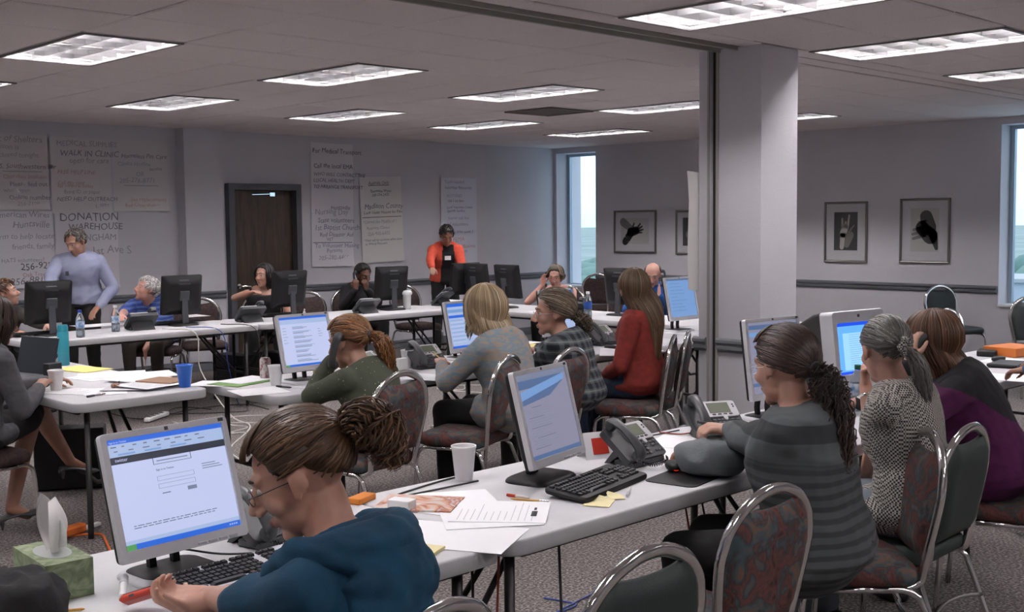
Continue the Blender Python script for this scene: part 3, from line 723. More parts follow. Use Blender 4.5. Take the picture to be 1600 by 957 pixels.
# ================================================================ WALL: posters, pictures
rng = random.Random(11)
M_marker = [mat('marker_black', (.10, .10, .13), .8), mat('marker_faint', (.36, .35, .40), .8), mat('marker_red', (.50, .30, .31), .8), mat('marker_mid', (.20, .195, .24), .8), mat('marker_blue', (.22, .24, .40), .8), mat('marker_paleblue', (.36, .38, .54), .8)]
M_post = mat('poster_paper', (.74, .72, .77), .85); M_post2 = mat('poster_paper_old', (.67, .64, .65), .85)
def poster(label, x0, x1, z0, z1, lines, m=M_post, lean=0., y=YB - .012, curl=.02):
    t = thing('wall_poster', label, 'poster', ((x0 + x1) / 2, y, (z0 + z1) / 2), 0, 'handwritten sheets on the poster wall'); t.rotation_euler = (0, lean, 0)
    w_, h_ = x1 - x0, z1 - z0
    def off(a, b): return -.004 - curl * (max(0, .12 - b) / .12) ** 2 * (.3 + abs(a - .3)) - .003 * math.sin(a * 5 + b * 7) ** 2
    mb = MB(); mb.grid(lambda a, b: (-w_ / 2 + a * w_, off(a, b), -h_ / 2 + b * h_), 10, 16); k = len(mb.v)
    mb.grid(lambda a, b: (-w_ / 2 + a * w_, off(a, b) + .0015, -h_ / 2 + b * h_), 10, 16); mb.build('sheet', m, t, smooth=True)
    for tx, u, v, sz, mi in lines:
        M = Matrix.Translation((-w_ / 2 + u * w_, -.009, h_ / 2 - v * h_)) @ Matrix.Rotation(PI / 2, 4, 'X')
        if tx == '---': MB().box((0, 0, 0), (sz, .008, .001), M=M).build('marker_line', M_marker[mi], t)
        else: text_mesh(tx, sz, M_marker[mi], 'handwriting', t, M, shear=rng.uniform(-.05, .2), ext=.0003, jitter=.10)
    return t
poster('tall handwritten poster right of the door, headed Medical Transport', 8.22, 8.86, 1.12, 2.66, [
    ('For Medical Transport', .03, .08, .082, 0), ('Call the local EMA', .05, .20, .080, 0), ('WHO WILL CONTACT THE', .05, .265, .064, 3), ('LOCAL HEALTH DEPT', .05, .315, .064, 3), ('TO ARRANGE TRANSPORT', .05, .365, .062, 0),
    ('Huntsville', .45, .535, .075, 3), ('Nursing Day', .08, .575, .10, 1), ('State volunteers', .14, .64, .085, 3), ('1st Baptist Church', .06, .70, .092, 4), ('Red Disaster Aid', .18, .755, .075, 3), ('VET', .35, .79, .06, 3), ('---', .5, .805, .6, 0), ('To Volunteer Missing', .07, .845, .078, 4), ('Persons', .35, .885, .075, 4), ('205-280-4466', .15, .945, .082, 1)], lean=.015)
poster('handwritten poster headed Madison County, middle of three right of door', 8.98, 9.66, 1.15, 2.26, [
    ('Animals Only', .2, .09, .062, 3), ('---', .45, .10, .34, 3), ('Donnette Wyatt', .25, .18, .05, 0), ('205-254-2455', .27, .225, .05, 3), ('Madison County', .08, .37, .095, 3), ('Look Under Homes for Pets', .06, .43, .055, 0), ('---', .5, .47, .64, 0), ('*Closed the Middle of ?', .03, .54, .058, 1), ('Requests Closed', .12, .61, .055, 1), ('256-430-6455', .14, .68, .065, 1), ('*They will let us know when done', .05, .75, .045, 3), ('or Animal Requests', .07, .79, .045, 3)], m=mat('poster_paper_warm', (.73, .71, .70), .85), lean=-.03)
poster('handwritten poster behind the red cardigan woman', 10.34, 11.0, 1.0, 2.27, [
    ('Tools needed', .1, .06, .065, 5), ('Volunteer Resources', .1, .12, .058, 4), ('HOTLINES', .16, .21, .06, 5), ('256-2 am 6pm', .18, .26, .05, 3), ('Local Volunteer Center', .15, .33, .05, 4), ('Spanish hotline', .15, .37, .055, 4), ('Animal help line', .18, .45, .06, 5), ('need volunteers', .05, .52, .07, 1), ('Clothing drive count 3', .08, .60, .058, 4), ('FEMA', .3, .69, .09, 2), ('Better Business', .3, .76, .068, 2), ('Red Cross', .25, .81, .07, 1)], m=mat('poster_paper_cool', (.70, .71, .79), .85), lean=.0)
poster('upper left poster at the photo\'s left edge, faint red and black notes', 4.30, 4.965, 1.83, 2.60, [
    ('List of Shelters', .1, .1, .09, 1), ('Madison is', .08, .2, .075, 1), ('closed tonight', .25, .3, .07, 1), ('S. Southwestern Dr', .25, .45, .072, 3), ('---', .6, .49, .4, 1), ('Churches available', .3, .58, .06, 2), ('Please find out', .4, .68, .065, 3), ('when open', .3, .76, .06, 1), ('Online number', .38, .86, .07, 3), ('256-2100', .5, .94, .06, 1)], m=M_post2)
poster('upper middle poster over the standing man, faint writing', 4.99, 5.645, 1.80, 2.59, [
    ('MEDICAL SUPPLIES', .1, .11, .08, 1), ('WALK IN CLINIC', .15, .24, .085, 3), ('open for care', .3, .33, .08, 1), ('FREE HELP LINE', .1, .48, .06, 2), ('Call any time', .1, .62, .055, 2), ('for referral today', .1, .66, .055, 2), ('Bring ID or paper', .2, .74, .055, 1), ('NEED HELP OUTREACH', .08, .84, .062, 3), ('1-7PM', .7, .93, .06, 1)], m=M_post2)
poster('upper right poster of the left cluster, nearest the pilaster', 5.665, 6.31, 1.82, 2.59, [
    ('Homeless Pet Care', .15, .25, .068, 3), ('Clinics Hotline', .08, .36, .065, 1), ('service', .65, .42, .055, 3), ('OR', .4, .5, .07, 1), ('205-276-8771', .1, .6, .075, 1), ('---', .5, .64, .4, 1), ('(no replacement)', .3, .86, .06, 2), ('Red Cross shelter', .2, .94, .055, 2)], m=mat('poster_paper_grey', (.64, .62, .63), .85))
poster('lower left poster listing Huntsville numbers, beside the standing man', 4.05, 5.0, 1.03, 1.82, [
    ('American Wires', .36, .08, .085, 1), ('Huntsville', .55, .21, .095, 1), ('form to help locate', .34, .36, .08, 1), ('friends, family', .54, .49, .078, 1), ('HATS volunteers?', .42, .66, .06, 1), ('256-922-0', .62, .76, .10, 0), ('Oak Trees', .64, .85, .06, 2), ('256-881-27', .50, .95, .105, 3)])
poster('poster headed DONATION WAREHOUSE, behind the standing man', 5.01, 5.70, .99, 1.80, [
    ('DONATION', .07, .10, .12, 3), ('WAREHOUSE', .2, .22, .10, 3), ('BIRMINGHAM', .12, .36, .095, 1), ('1st Ave S', .55, .54, .12, 1), ('235-', .2, .7, .1, 2)])
# sheet hanging off the back edge of the column
t = thing('hanging_sheet', 'tall white sheet taped to the back edge of the column, curling', 'poster', (CX0 + .04, CY1 + .006, 0))
def hs(a, b): return (-.10 * a - .03 * a * max(0, b - .75) * 3, .012 + .02 * a * a + .006 * a * math.sin(b * 5), 1.20 + b * .77 + .01 * a)
mb = MB(); mb.grid(hs, 8, 16); mb.grid(lambda a, b: tuple(Vector(hs(a, b)) + Vector((0, .002, 0))), 8, 16); mb.build('sheet', mat('hanging_sheet', (.72, .70, .69), .8), t, smooth=True)

M_pf = mat('picture_frame_pewter', (.20, .19, .17), .35, .6); M_mat = mat('picture_mat', (.50, .50, .52), .8)
M_phd = mat('print_dark', (.035, .035, .035), .6); M_phl = mat('print_light', (.42, .41, .40), .6); M_phm = mat('print_mid', (.16, .155, .15), .6)
def picture(label, y0, y1, z0, z1, bg_, hand, iw, ih):
    t = thing('framed_picture', label, 'picture', (XR - .004, (y0 + y1) / 2, (z0 + z1) / 2), -PI / 2, 'framed hand photographs')
    w_, h_ = y1 - y0, z1 - z0; mb = MB()   # local x to the right, y out of the wall is -y
    def rg(i, d): return [(-w_ / 2 + i, d, -h_ / 2 + i), (w_ / 2 - i, d, -h_ / 2 + i), (w_ / 2 - i, d, h_ / 2 - i), (-w_ / 2 + i, d, h_ / 2 - i)]
    mb.ring_loft([rg(0, 0), rg(0, -.02), rg(.008, -.028), rg(.02, -.024), rg(.026, -.016), rg(.026, -.006)], cap=False); mb.build('frame', M_pf, t)
    MB().box((0, -.004, 0), (w_ - .04, .006, h_ - .04)).build('mat_board', M_mat, t)
    mb = MB(); mb.box((0, -.0078, .01), (iw, .0015, ih), mi=bg_)
    for kind, pts, mi in hand:
        if kind == 'p': mb.add([(x * iw, -.0092 - .0001 * i, y * ih + .01) for i, (x, y) in enumerate(pts)], [tuple(range(len(pts)))[::-1]], mi)
        else:
            (x0, y0_), (x1, y1_), r0, r1 = pts; a = Vector((x0 * iw, y0_ * ih)); b = Vector((x1 * iw, y1_ * ih)); d = (b - a).normalized(); n = Vector((-d.y, d.x)); an = math.atan2(d.y, d.x)
            P = [a + r0 * iw * Vector((math.cos(an + PI / 2 + PI * k / 6), math.sin(an + PI / 2 + PI * k / 6))) for k in range(7)] + [b + r1 * iw * Vector((math.cos(an - PI / 2 + PI * k / 6), math.sin(an - PI / 2 + PI * k / 6))) for k in range(7)]
            mb.add([(p.x, -.0094, p.y + .01) for p in P], [tuple(range(len(P)))], mi)
    mb.build('photograph', [M_phd, M_phl, M_phm], t)
C_ = 'c'
picture('framed photo of an open hand with spread fingers, nearest the narrow window', 10.0, 10.76, 1.20, 1.80, 1, [('c', ((-.42, .35), (-.15, .1), .12, .10), 2), ('c', ((-.35, -.42), (-.12, -.05), .10, .12), 0), ('c', ((-.15, -.05), (.05, .02), .13, .12), 0), ('c', ((.0, .0), (.20, .28), .045, .025), 0), ('c', ((.04, .02), (.27, .18), .04, .022), 0), ('c', ((.06, -.02), (.30, .06), .04, .022), 0), ('c', ((.04, -.07), (.26, -.06), .035, .02), 0), ('c', ((-.10, .05), (-.02, .30), .04, .025), 0), ('c', ((-.42, -.1), (-.22, -.44), .015, .02), 1)], .50, .36)
picture('framed dark photo half hidden by the hanging sheet', 8.92, 9.66, 1.19, 1.79, 0, [('c', ((-.3, -.1), (.2, .1), .10, .14), 2), ('c', ((.1, .1), (.38, .3), .05, .03), 2)], .50, .38)
picture('framed dark photo of a raised pale hand, left of the two near pictures', 6.82, 7.39, 1.13, 1.86, 0, [('c', ((-.16, -.42), (-.12, -.1), .09, .11), 1), ('c', ((-.12, -.08), (-.02, .10), .14, .14), 1), ('c', ((-.14, .1), (-.15, .33), .05, .035), 1), ('c', ((-.02, .12), (.0, .24), .055, .04), 1), ('c', ((.08, .08), (.15, .42), .05, .035), 1), ('c', ((.1, -.05), (.35, .15), .05, .03), 2), ('c', ((.05, -.35), (.2, -.1), .12, .15), 2)], .31, .46)
picture('framed photo of clasped dark hands, right of the two near pictures', 5.81, 6.41, 1.14, 1.88, 1, [('c', ((.05, .30), (.15, .05), .22, .26), 0), ('c', ((-.1, .05), (.2, -.15), .22, .26), 0), ('c', ((.3, -.1), (.42, -.42), .16, .06), 0), ('c', ((-.38, .0), (.0, .08), .05, .07), 2), ('c', ((-.42, -.1), (.0, -.02), .05, .07), 2), ('c', ((-.40, -.2), (.0, -.12), .05, .07), 2), ('c', ((-.2, .18), (.0, .2), .04, .05), 2)], .34, .50)
# the view outside, far below the windows
M_gr = mat('far_ground', (.16, .24, .22), .95, col2=(.24, .30, .30), var=.02); M_tr = mat('far_trees', (.10, .19, .17), .95, col2=(.15, .25, .22), var=.05)  # distance haze is put into these pale teal colours
g = MB().box((1500, 800, -22.5), (2900, 3400, 1)).build('ground', M_gr); tag(g, kind='structure')
rb = random.Random(2); mb = MB()
for az in (20, 21.5, 23, 24.5, 41, 42, 43, 44):
    for k in range(16):
        d = rb.uniform(70, 420); a = R_(az + rb.uniform(-.8, .8)); r = rb.uniform(4, 8); mb.ell((d * math.cos(a), d * math.sin(a), -22 + r * .6), (r * rb.uniform(.9, 1.6), r, r), 9, 6)
tag(mb.build('distant_trees', M_tr, smooth=True), 'hazy treetops far below, seen through the windows', 'trees', kind='stuff')
for az, d, w_, h_, lb, c in ((22.2, 150, 22, 9, 'pale low building seen through the wide window', (.55, .60, .66)), (21.6, 210, 30, 13, 'farther grey block seen through the wide window', (.40, .46, .54)), (22.9, 110, 14, 7, 'nearer brick-red roofed block seen through the wide window', (.42, .32, .32)), (42.3, 130, 10, 9, 'white building among trees seen through the narrow window', (.62, .68, .72))):
    a = R_(az); t = thing('distant_building', lb, 'building', (d * math.cos(a), d * math.sin(a), -22), a); MB().box((0, 0, h_ / 2), (w_ * .6, w_, h_)).build('wall', mat('far_wall_%d' % d, c, .8), t); MB().box((0, 0, h_ + .3), (w_ * .64, w_ * 1.04, .6)).build('roof', mat('far_roof', (.35, .38, .42), .8), t)
    for i in range(5): MB().box((-w_ * .305, -w_ * .4 + i * w_ * .2, h_ * .55), (.1, w_ * .1, h_ * .25)).build('window', mat('far_window', (.08, .10, .14), .3), t)
# ceiling return-air grille
p = (8.33, 8.2); t = tag(bpy.data.objects.new('ceiling_vent', None), 'brown slatted air return grille in the ceiling beyond the lights', 'vent'); COL.objects.link(t); t.location = (8.25, 7.885, H)
M_ven = mat('vent_brown', (.12, .10, .085), .6)
for i in range(9): MB().box((-.2 + i * .05, 0, -.006), (.03, .58, .006), M=Matrix.Rotation(0, 4, 'Y')).build('slat', M_ven, t)
mb = MB()
for s in (-1, 1): mb.box((s * .29, 0, -.006), (.04, .62, .012)); mb.box((0, s * .29, -.006), (.54, .04, .012))
mb.build('frame', M_ven, t)

# ================================================================ SMALL THINGS ON TABLES
def cup(loc, label, m=M_cup, h=.115, r0=.030, r1=.0425, name='foam_cup', group='white foam cups'):
    pr = [(0, 0), (r0 - .002, 0), (r0, .004), (r1 - .001, h - .012), (r1 + .0015, h - .010), (r1 + .002, h - .001), (r1, h), (r1 - .003, h - .002), (r0 - .002, .010), (0, .008)]
    o = MB().lathe(pr, 24).build(name, m, smooth=50, loc=loc); return tag(o, label, 'cup', group)
def at_t(px, py): p = at(px, py, .7455); return tuple(p)
cup(at_t(725, 750), 'largest white foam cup, between the magazine and a monitor', h=.125, r0=.032, r1=.044)
cup(at_t(88, 610), 'white foam cup by the left woman\'s hand', h=.115)
cup(at_t(431, 602), 'white foam cup beside the soda can', h=.115)
cup(at_t(637, 575), 'white foam cup behind the floral chair, by a desk phone', h=.115)
cup(at_t(289, 605), 'bright blue plastic cup on the paper-strewn table corner', mat('blue_plastic', (.015, .14, .60), .3), h=.128, r0=.032, r1=.046, name='plastic_cup', group=None)
o = cup(tuple(Vector((on_y(636, 9.5), 9.5, .7455))), 'white plastic tumbler with wide lid, beside a black monitor', M_white, h=.16, r0=.04, r1=.046, name='tumbler', group=None)
MB().lathe([(0, .155), (.056, .155), (.058, .175), (.045, .195), (.03, .20), (0, .20)], 20).build('lid', M_white, o, smooth=40)
# soda can
M_alu = mat('can_aluminium', (.62, .60, .60), .25, .8)
def can_col(n, c): return _ramp(n, _noise(n, _map(n, c, (14, 14, 8)), 2.2, 2, 1), [(.44, (.62, .58, .57)), (.50, (.25, .03, .04)), (.56, (.55, .50, .50))])
t = thing('soda_can', 'silver and maroon soda can on the table by a foam cup', 'can', at_t(415, 592)); MB().lathe([(0, 0), (.024, 0), (.033, .010), (.033, .112), (.027, .124), (.0265, .127), (.024, .123), (0, .123)], 22).build('body', nodes_mat('can_print', .3, can_col), t, smooth=40)
MB().box((0, .004, .1245), (.014, .022, .0015), bev=.0005).build('pull_tab', M_alu, t)
# bottles
M_clear = mat('clear_plastic', (.85, .9, .93), .08, trans=.92); M_clear.node_tree.nodes['Principled BSDF'].inputs['IOR'].default_value = 1.15
def bottle(loc, label, cap, lab, s=1.0, group=None):
    t = thing('water_bottle', label, 'bottle', loc, 0, group)
    MB().lathe([(0, 0), (.028, 0), (.033, .006), (.033, .05), (.031, .055), (.033, .06), (.033, .135), (.031, .15), (.018, .185), (.0135, .193), (.0135, .207), (0, .207)], 20).build('bottle', M_clear, t, smooth=40)
    MB().lathe([(0, .196), (.0155, .196), (.0155, .215), (.014, .217), (0, .217)], 16).build('cap', cap, t, smooth=40)
    MB().lathe([(.0335, .075), (.0338, .076), (.0338, .130), (.0335, .131)], 20, cap=False).build('label', lab, t, smooth=True)
    MB().lathe([(0, .003), (.0305, .004), (.0305, .07), (0, .07)], 16).build('water', mat('water', (.75, .85, .9), .05, trans=.8), t, smooth=40)
    t.scale = (s, s, s); return t
M_lb = mat('label_blue', (.05, .20, .50), .5, col2=(.55, .65, .8), var=30); M_lb2 = mat('label_pale_blue', (.10, .25, .52), .5, col2=(.7, .75, .8), var=25)
bottle((on_y(126, 9.25), 9.25, .7455), 'water bottle with blue cap, left of the pair on the far table', mat('cap_blue', (.01, .05, .35), .4), M_lb, 1.05)
bottle((on_y(181, 9.5), 9.5, .7455), 'water bottle with white cap, before the white-haired man', M_white, M_lb2, 1.05)
bottle((8.12, 7.27, .7455), 'water bottle with blue label, right of the plaid shirt woman', M_white, mat('label_deep_blue', (.03, .10, .40), .5), 1.15)
bottle((5.0, 2.75, .7455), 'green-capped water bottle under the tube monitor', mat('cap_green', (.01, .12, .05), .4), M_lb2, 1.02)
o = bottle((on_y(476, 9.3), 9.3, .7455), 'tiny clear bottle beyond the search-results monitor', M_white, M_lb2, .45)
# teal flask
t = thing('drinks_flask', 'tall teal drinks bottle at the back of the paper-strewn table', 'bottle', at_t(100, 571)); M_teal = mat('teal_enamel', (.03, .27, .36), .35)
MB().lathe([(0, 0), (.034, 0), (.037, .004), (.037, .215), (.034, .222), (0, .222)], 22).build('bottle', M_teal, t, smooth=40); MB().lathe([(0, .223), (.034, .223), (.0345, .25), (.030, .268), (0, .270)], 22).build('cap', M_teal, t, smooth=40)
# laptop (back of screen seen)
t = thing('laptop', 'open dark laptop at the left woman\'s table, screen turned away', 'laptop', (2.70, 7.02, .7455), R_(-75))
MB().box((0, 0, .012), (.35, .24, .022), bev=.006).build('base', M_dgrey, t); MB().box((0, .10, .125), (.35, .012, .24), M=Matrix.Translation((0, .12, .02)) @ Matrix.Rotation(R_(-14), 4, 'X') @ Matrix.Translation((0, -.12, -.02)), bev=.005).build('lid', mat('laptop_lid', (.03, .035, .045), .3), t)
# tissue box
def marble(n, c): return _ramp(n, _noise(n, c, 16, 5, 2.2), [(.3, (.10, .14, .07)), (.48, (.17, .22, .12)), (.62, (.27, .32, .20)), (.75, (.14, .18, .10))])
M_tb = nodes_mat('green_marbled_card', .55, marble)
t = thing('tissue_box', 'green marbled tissue box with a white tissue pulled up', 'tissue box', (1.17, 2.88, .7455), R_(6)); t.rotation_euler = (0, 0, R_(-3))
bw, bd, bh = .118, .235, .095; mb = MB()
mb.box((0, 0, bh / 2), (bw, bd, bh)); mb.build('box', M_tb, t)
ov = [(.042 * math.cos(a), .075 * math.sin(a)) for a in [2 * PI * k / 20 for k in range(20)]]
MB().prism(ov, bh, bh + .001).build('opening_film', mat('film', (.35, .37, .36), .3), t)
M_tis = mat('tissue', (.80, .78, .77), .9)
def tis(a, b):
    an = (a - .5) * 4.4 + 1.2 * b * .2; r = .016 + .03 * math.sin(min(b, 1) * PI * .85) ** 1.2 * (1 + .25 * math.sin(a * 17)); 
    return (r * math.cos(an) * .8, r * math.sin(an) * 1.1 + .02 * b, bh - .005 + b * (.135 + .012 * math.sin(a * 9)) )
mb = MB(); mb.grid(tis, 30, 14); mb.grid(lambda a, b: tuple(Vector(tis(a, b)) * 1 + Vector((.0012, 0, 0))), 30, 14); mb.add([(0, .02, bh), (.02, -.05, bh + .02), (.012, -.075, bh + .075), (.004, -.02, bh + .1)], [(0, 1, 2, 3)]); mb.build('tissue', M_tis, t, smooth=True)
# black cloth bag, bottom left
def organic(name, fn, nu, nv, m, parent=None, sub=0, amp=.0, fr=8, **k):
    mb = MB(); mb.ring_loft([[Vector(fn(i / nu, j / nv)) for i in range(nu)] for j in range(nv + 1)]); o = mb.build(name, m, parent, smooth=True, **k)
    if amp:
        for v in o.data.vertices:
            v.co += Vector(v.co).normalized() * amp * (1 - 2 * abs(noise.noise(v.co * fr)))
    return o
t = thing('black_bag', 'black cloth bag with a strap, in the bottom left corner', 'bag', (.93, 2.58, .7455), R_(20)); M_bagb = mat('black_cloth', (.010, .010, .011), .9, bump=.5, bscale=20)
organic('body', lambda u, v: (.14 * math.cos(2 * PI * u) * math.sin(PI * min(max(v, .02), .98)) ** .6, .12 * math.sin(2 * PI * u) * math.sin(PI * min(max(v, .02), .98)) ** .6, .072 - .072 * math.cos(PI * v)), 40, 24, M_bagb, t, amp=.018, fr=14)
MB().tube(smooth_path([(.04, .05, .13), (.10, .08, .11), (.16, .10, .05), (.19, .09, .01), (.19, .05, .006)], 8), .007, 6, flat=.5).build('strap', M_bagb, t, smooth=True)
# stationery
def pencil(p0, p1, label, col, name='pencil', r=.0037, tip=True, cap=None):
    a, b = Vector(p0), Vector(p1); d = (b - a).normalized(); t = thing(name, label, 'pen' if name != 'pencil' else 'pencil', tuple(a))
    L = (b - a).length; Mx = d.to_track_quat('Z', 'Y').to_matrix().to_4x4()
    MB().lathe([(0, 0), (r, 0), (r, L * .88), (r * .3, L * .985), (0, L)], 8, M=Mx).build('barrel', col, t, smooth=40)
    MB().lathe([(0, -.012), (r * 1.08, -.012), (r * 1.08, .02), (0, .02)] if cap is None else [(0, -.004), (r * 1.2, -.004), (r * 1.2, L * .35), (0, L * .35)], 8, M=Mx).build('ferrule' if cap is None else 'cap', cap or M_alu, t, smooth=40); return t
M_yel = mat('pencil_yellow', (.62, .34, .08), .45)
pencil(tuple(at(92, 956, .750)), tuple(at(133, 952, .750)), 'yellow pencil beside the black bag', M_yel)
pencil(tuple(at(852, 784, .750)), tuple(at(797, 780, .750)), 'yellow pencil between the papers and the keyboard', M_yel)
pencil(tuple(at(794, 774, .751)), tuple(at(828, 779, .751)), 'red-capped pen lying by the yellow pencil', mat('pen_clear', (.6, .55, .5), .3), 'pen', .0045, cap=mat('pen_red', (.55, .05, .02), .35))
pencil(tuple(at(980, 775, .751)), tuple(at(985, 762, .751)), 'short white pen near the post-it notes', M_white, 'pen', .0045, cap=M_silver)
pencil(tuple(at(137, 620, .752)), tuple(at(166, 615, .752)), 'silver pen on the papers at the left table', M_alu, 'pen', .005, cap=M_dgrey)
pencil(tuple(at(433, 604, .750)), tuple(at(456, 606, .750)), 'dark pen between the foam cup and green sleeve', M_dgrey, 'pen', .005, cap=M_black)
# papers
M_note = mat('note_yellow', (.80, .72, .42), .8); M_pad = mat('legal_pad', (.78, .68, .22), .8); M_green = mat('folder_green', (.16, .30, .08), .7); M_print = mat('printed_ink', (.42, .42, .45), .8)
pc = [0]
def paper(px, py, rz, label, w_=.225, l_=.29, m=M_paper, z=0., n=1, lines=0, curl=0., name='paper', cat='paper', th=.0006):
    p = at(px, py, .7455 + z); h_ = th * n; t = thing(name, label, cat, tuple(p), R_(rz), None)
    mb = MB(); r = random.Random(int(px * 3 + py))
    mb.grid(lambda a, b: ((a - .5) * w_, (b - .5) * l_, h_ + curl * max(0, a - .6) ** 2 * 4 * (b) + .0008 * (1 + math.sin(a * 4 + b * 3))), 8, 8); mb.grid(lambda a, b: ((a - .5) * w_, (b - .5) * l_, curl * max(0, a - .6) ** 2 * 4 * b + .0002), 8, 8)
    k = 81
    bd = [i for i in range(9)] + [j * 9 + 8 for j in range(1, 9)] + [72 + i for i in range(7, -1, -1)] + [j * 9 for j in range(7, 0, -1)]
    mb.f += [(bd[i], bd[(i + 1) % len(bd)], k + bd[(i + 1) % len(bd)], k + bd[i]) for i in range(len(bd))]; mb.m += [0] * len(bd)
    mb.build('sheet', m, t)
    if lines:
        mb = MB()
        for i in range(lines):
            y = l_ * .42 - i * l_ * .84 / lines; x1 = r.uniform(-.1, .42) * w_
            mb.box(((-.42 * w_ + x1) / 2, y, h_ + .0022), (x1 + .42 * w_, .0014, .0004))
        tag(mb.build('print', M_print, t), kind='stuff')
        if 'barcode' in label:
            mb = MB()
            for i in range(14): mb.box((-.06 + i * .0045, -l_ * .36, h_ + .0026), (.0012 + .0018 * (i % 3 == 0), .018, .0006))
            mb.box((.03, -l_ * .36, h_ + .0025), (.03, .008, .0004)); tag(mb.build('barcode', M_black, t), kind='stuff')
    return t
P_ = paper
P_(715, 839, 28, 'blank white sheet over the joint of the two near tables', w_=.28, l_=.36)
P_(783, 800, 40, 'printed sheet with a barcode on the nearest table, top of pile', lines=12, z=.003, w_=.27, l_=.30)
P_(765, 808, 55, 'white sheet sticking out under the barcode sheet', z=.0015, w_=.26, l_=.30)
P_(745, 796, 20, 'white sheet between the magazine and the printed pile', w_=.24, l_=.30)
P_(700, 780, 60, 'white sheet lying under the magazine', w_=.20, l_=.3, z=.0)
t = P_(655, 788, 35, 'glossy magazine with a face on the cover', w_=.20, l_=.26, n=8, z=.002, m=nodes_mat('magazine_cover', .25, lambda n, c: _ramp(n, _noise(n, c, 9, 3, 1.5), [(.36, (.75, .72, .72)), (.5, (.72, .42, .30)), (.58, (.45, .16, .10)), (.68, (.78, .76, .76))])), name='magazine', cat='magazine')
for i, (px, py, w_, d_, h_, m_, lb) in enumerate(((628, 797, .05, .08, .035, M_white, 'small white box beside the hooded woman\'s shoulder'), (565, 784, .10, .05, .02, mat('orange_card', (.62, .20, .02), .6), 'orange packet behind the hooded woman\'s neck'))):
    tag(MB().box((0, 0, h_ / 2), (w_, d_, h_), bev=.002).build('small_box', m_, loc=tuple(at(px, py, .7455)), rot=(0, 0, R_(20))), lb, 'box')
P_(668, 862, 25, 'yellow sticky note pad beside the hooded woman', w_=.076, l_=.076, m=M_note, n=14)
P_(936, 786, 30, 'crumpled yellow sticky notes by the keyboard corner', w_=.11, l_=.09, m=M_note, curl=.03, z=.001); P_(962, 777, 55, 'second yellow sticky note, nearer the keyboard', w_=.07, l_=.05, m=M_note, curl=.02, z=.002)
P_(1075, 693, 20, 'white sheet behind the desk phone', w_=.26, l_=.3, z=.001); P_(1055, 708, -8, 'white sheet below it, touching the grey cloth', w_=.24, l_=.3)
P_(1120, 690, 45, 'white sheet under the leaning desk phone', w_=.22, l_=.3, z=.0)
# red folded card
t = thing('folded_card', 'white and red folded card behind the monitor', 'card', tuple(at(930, 715, .7455)), R_(-20)); M_red = mat('card_red', (.62, .05, .03), .5)
mb = MB(); mb.add([(-.06, -.04, 0), (.06, -.04, 0), (.055, 0, .10), (-.055, 0, .10), (.06, .04, 0), (-.06, .04, 0)], [(0, 1, 2, 3), (3, 2, 4, 5)]); mb.build('card', M_paper, t)
mb = MB(); mb.add([(-.025, -.0345, .018), (.045, -.0345, .018), (.043, -.011, .078), (-.024, -.011, .078)], [(0, 1, 2, 3)]); mb.build('red_print', M_red, t)
# mouse pad, mouse
MB_ = MB().ring_loft([[(x, y, z) for x, y in rrect(.24, .20, .03, 4)] for z in (0, .003)]); tag(MB_.build('mouse_pad', M_black, loc=tuple(at(1068, 748, .7455)), rot=(0, 0, R_(10))), 'black mouse pad under the mouse and grey cloth', 'mouse pad')
def mouse(p, rz, label):
    t = thing('computer_mouse', label, 'mouse', p, R_(rz)); organic('body', lambda u, v: (.030 * math.cos(2 * PI * u) * math.sin(PI * v) ** .5, .055 * math.sin(2 * PI * u) * math.sin(PI * v) ** .5, .017 - .017 * math.cos(PI * v)), 16, 10, M_black, t); return t
p = at(1052, 735, .749); m_ = mouse(tuple(p), -40, 'black mouse with red glow beside the grey cloth'); MB().ell((0, -.045, .012), (.012, .008, .006), 8, 6).build('red_light', mat('mouse_red', (.3, .01, .01), .4, emit=(.9, .03, .01), estr=.5), m_)
mouse((8.22, 5.50, .7455), 30, 'dark mouse on the table beside the column'); mouse(tuple(at(955, 547, .7455)), 10, 'black mouse beside the red sweater woman')
# grey cloth bundle
t = thing('grey_cloth', 'grey sweatshirt bundled on the table under the striped sleeve', 'cloth', tuple(at(1112, 742, .7455)), R_(25))
organic('bundle', lambda u, v: (.10 * math.cos(2 * PI * u) * math.sin(PI * min(max(v, .03), .97)) ** .6, .13 * math.sin(2 * PI * u) * math.sin(PI * min(max(v, .03), .97)) ** .6, .062 - .062 * math.cos(PI * v)), 44, 24, mat('grey_fleece', (.155, .17, .18), .95, bump=.2, bscale=90), t, amp=.016, fr=11)
# red phone + marker (held by the hooded woman, built with her)
# left table
P_(128, 578, 15, 'yellow legal pad at the back of the left table', m=M_pad, n=8, w_=.22, l_=.34)
for k, (px, py, rz, lb, kw) in enumerate(((150, 590, 10, 'white sheet near the yellow pad', dict(w_=.26)), (120, 612, 30, 'printed form beside the left foam cup', dict(lines=10)), (165, 612, -25, 'white sheet under the silver pen', dict()), (175, 586, 65, 'large white sheet in the middle of the left table', dict(w_=.3, l_=.4, z=.002)),
    (215, 592, 20, 'white sheet atop the pile by the blue cup', dict(z=.012, w_=.28)), (232, 601, 12, 'printed page on the pile nearest the blue cup', dict(z=.016, lines=14, w_=.28, l_=.32)), (205, 606, 50, 'grey folded page under the paper pile', dict(z=.006, m=mat('grey_paper', (.55, .55, .58), .8))), (243, 585, -15, 'white page at the far side of the pile', dict(z=.01)))):
    P_(px, py, rz, lb, **kw)
tag(MB().box((0, 0, .012), (.20, .26, .024), bev=.003).build('book', mat('brown_card', (.30, .17, .10), .7), loc=tuple(at(257, 600, .7455)), rot=(0, 0, R_(20))), 'brown book beneath the paper pile by the blue cup', 'book')
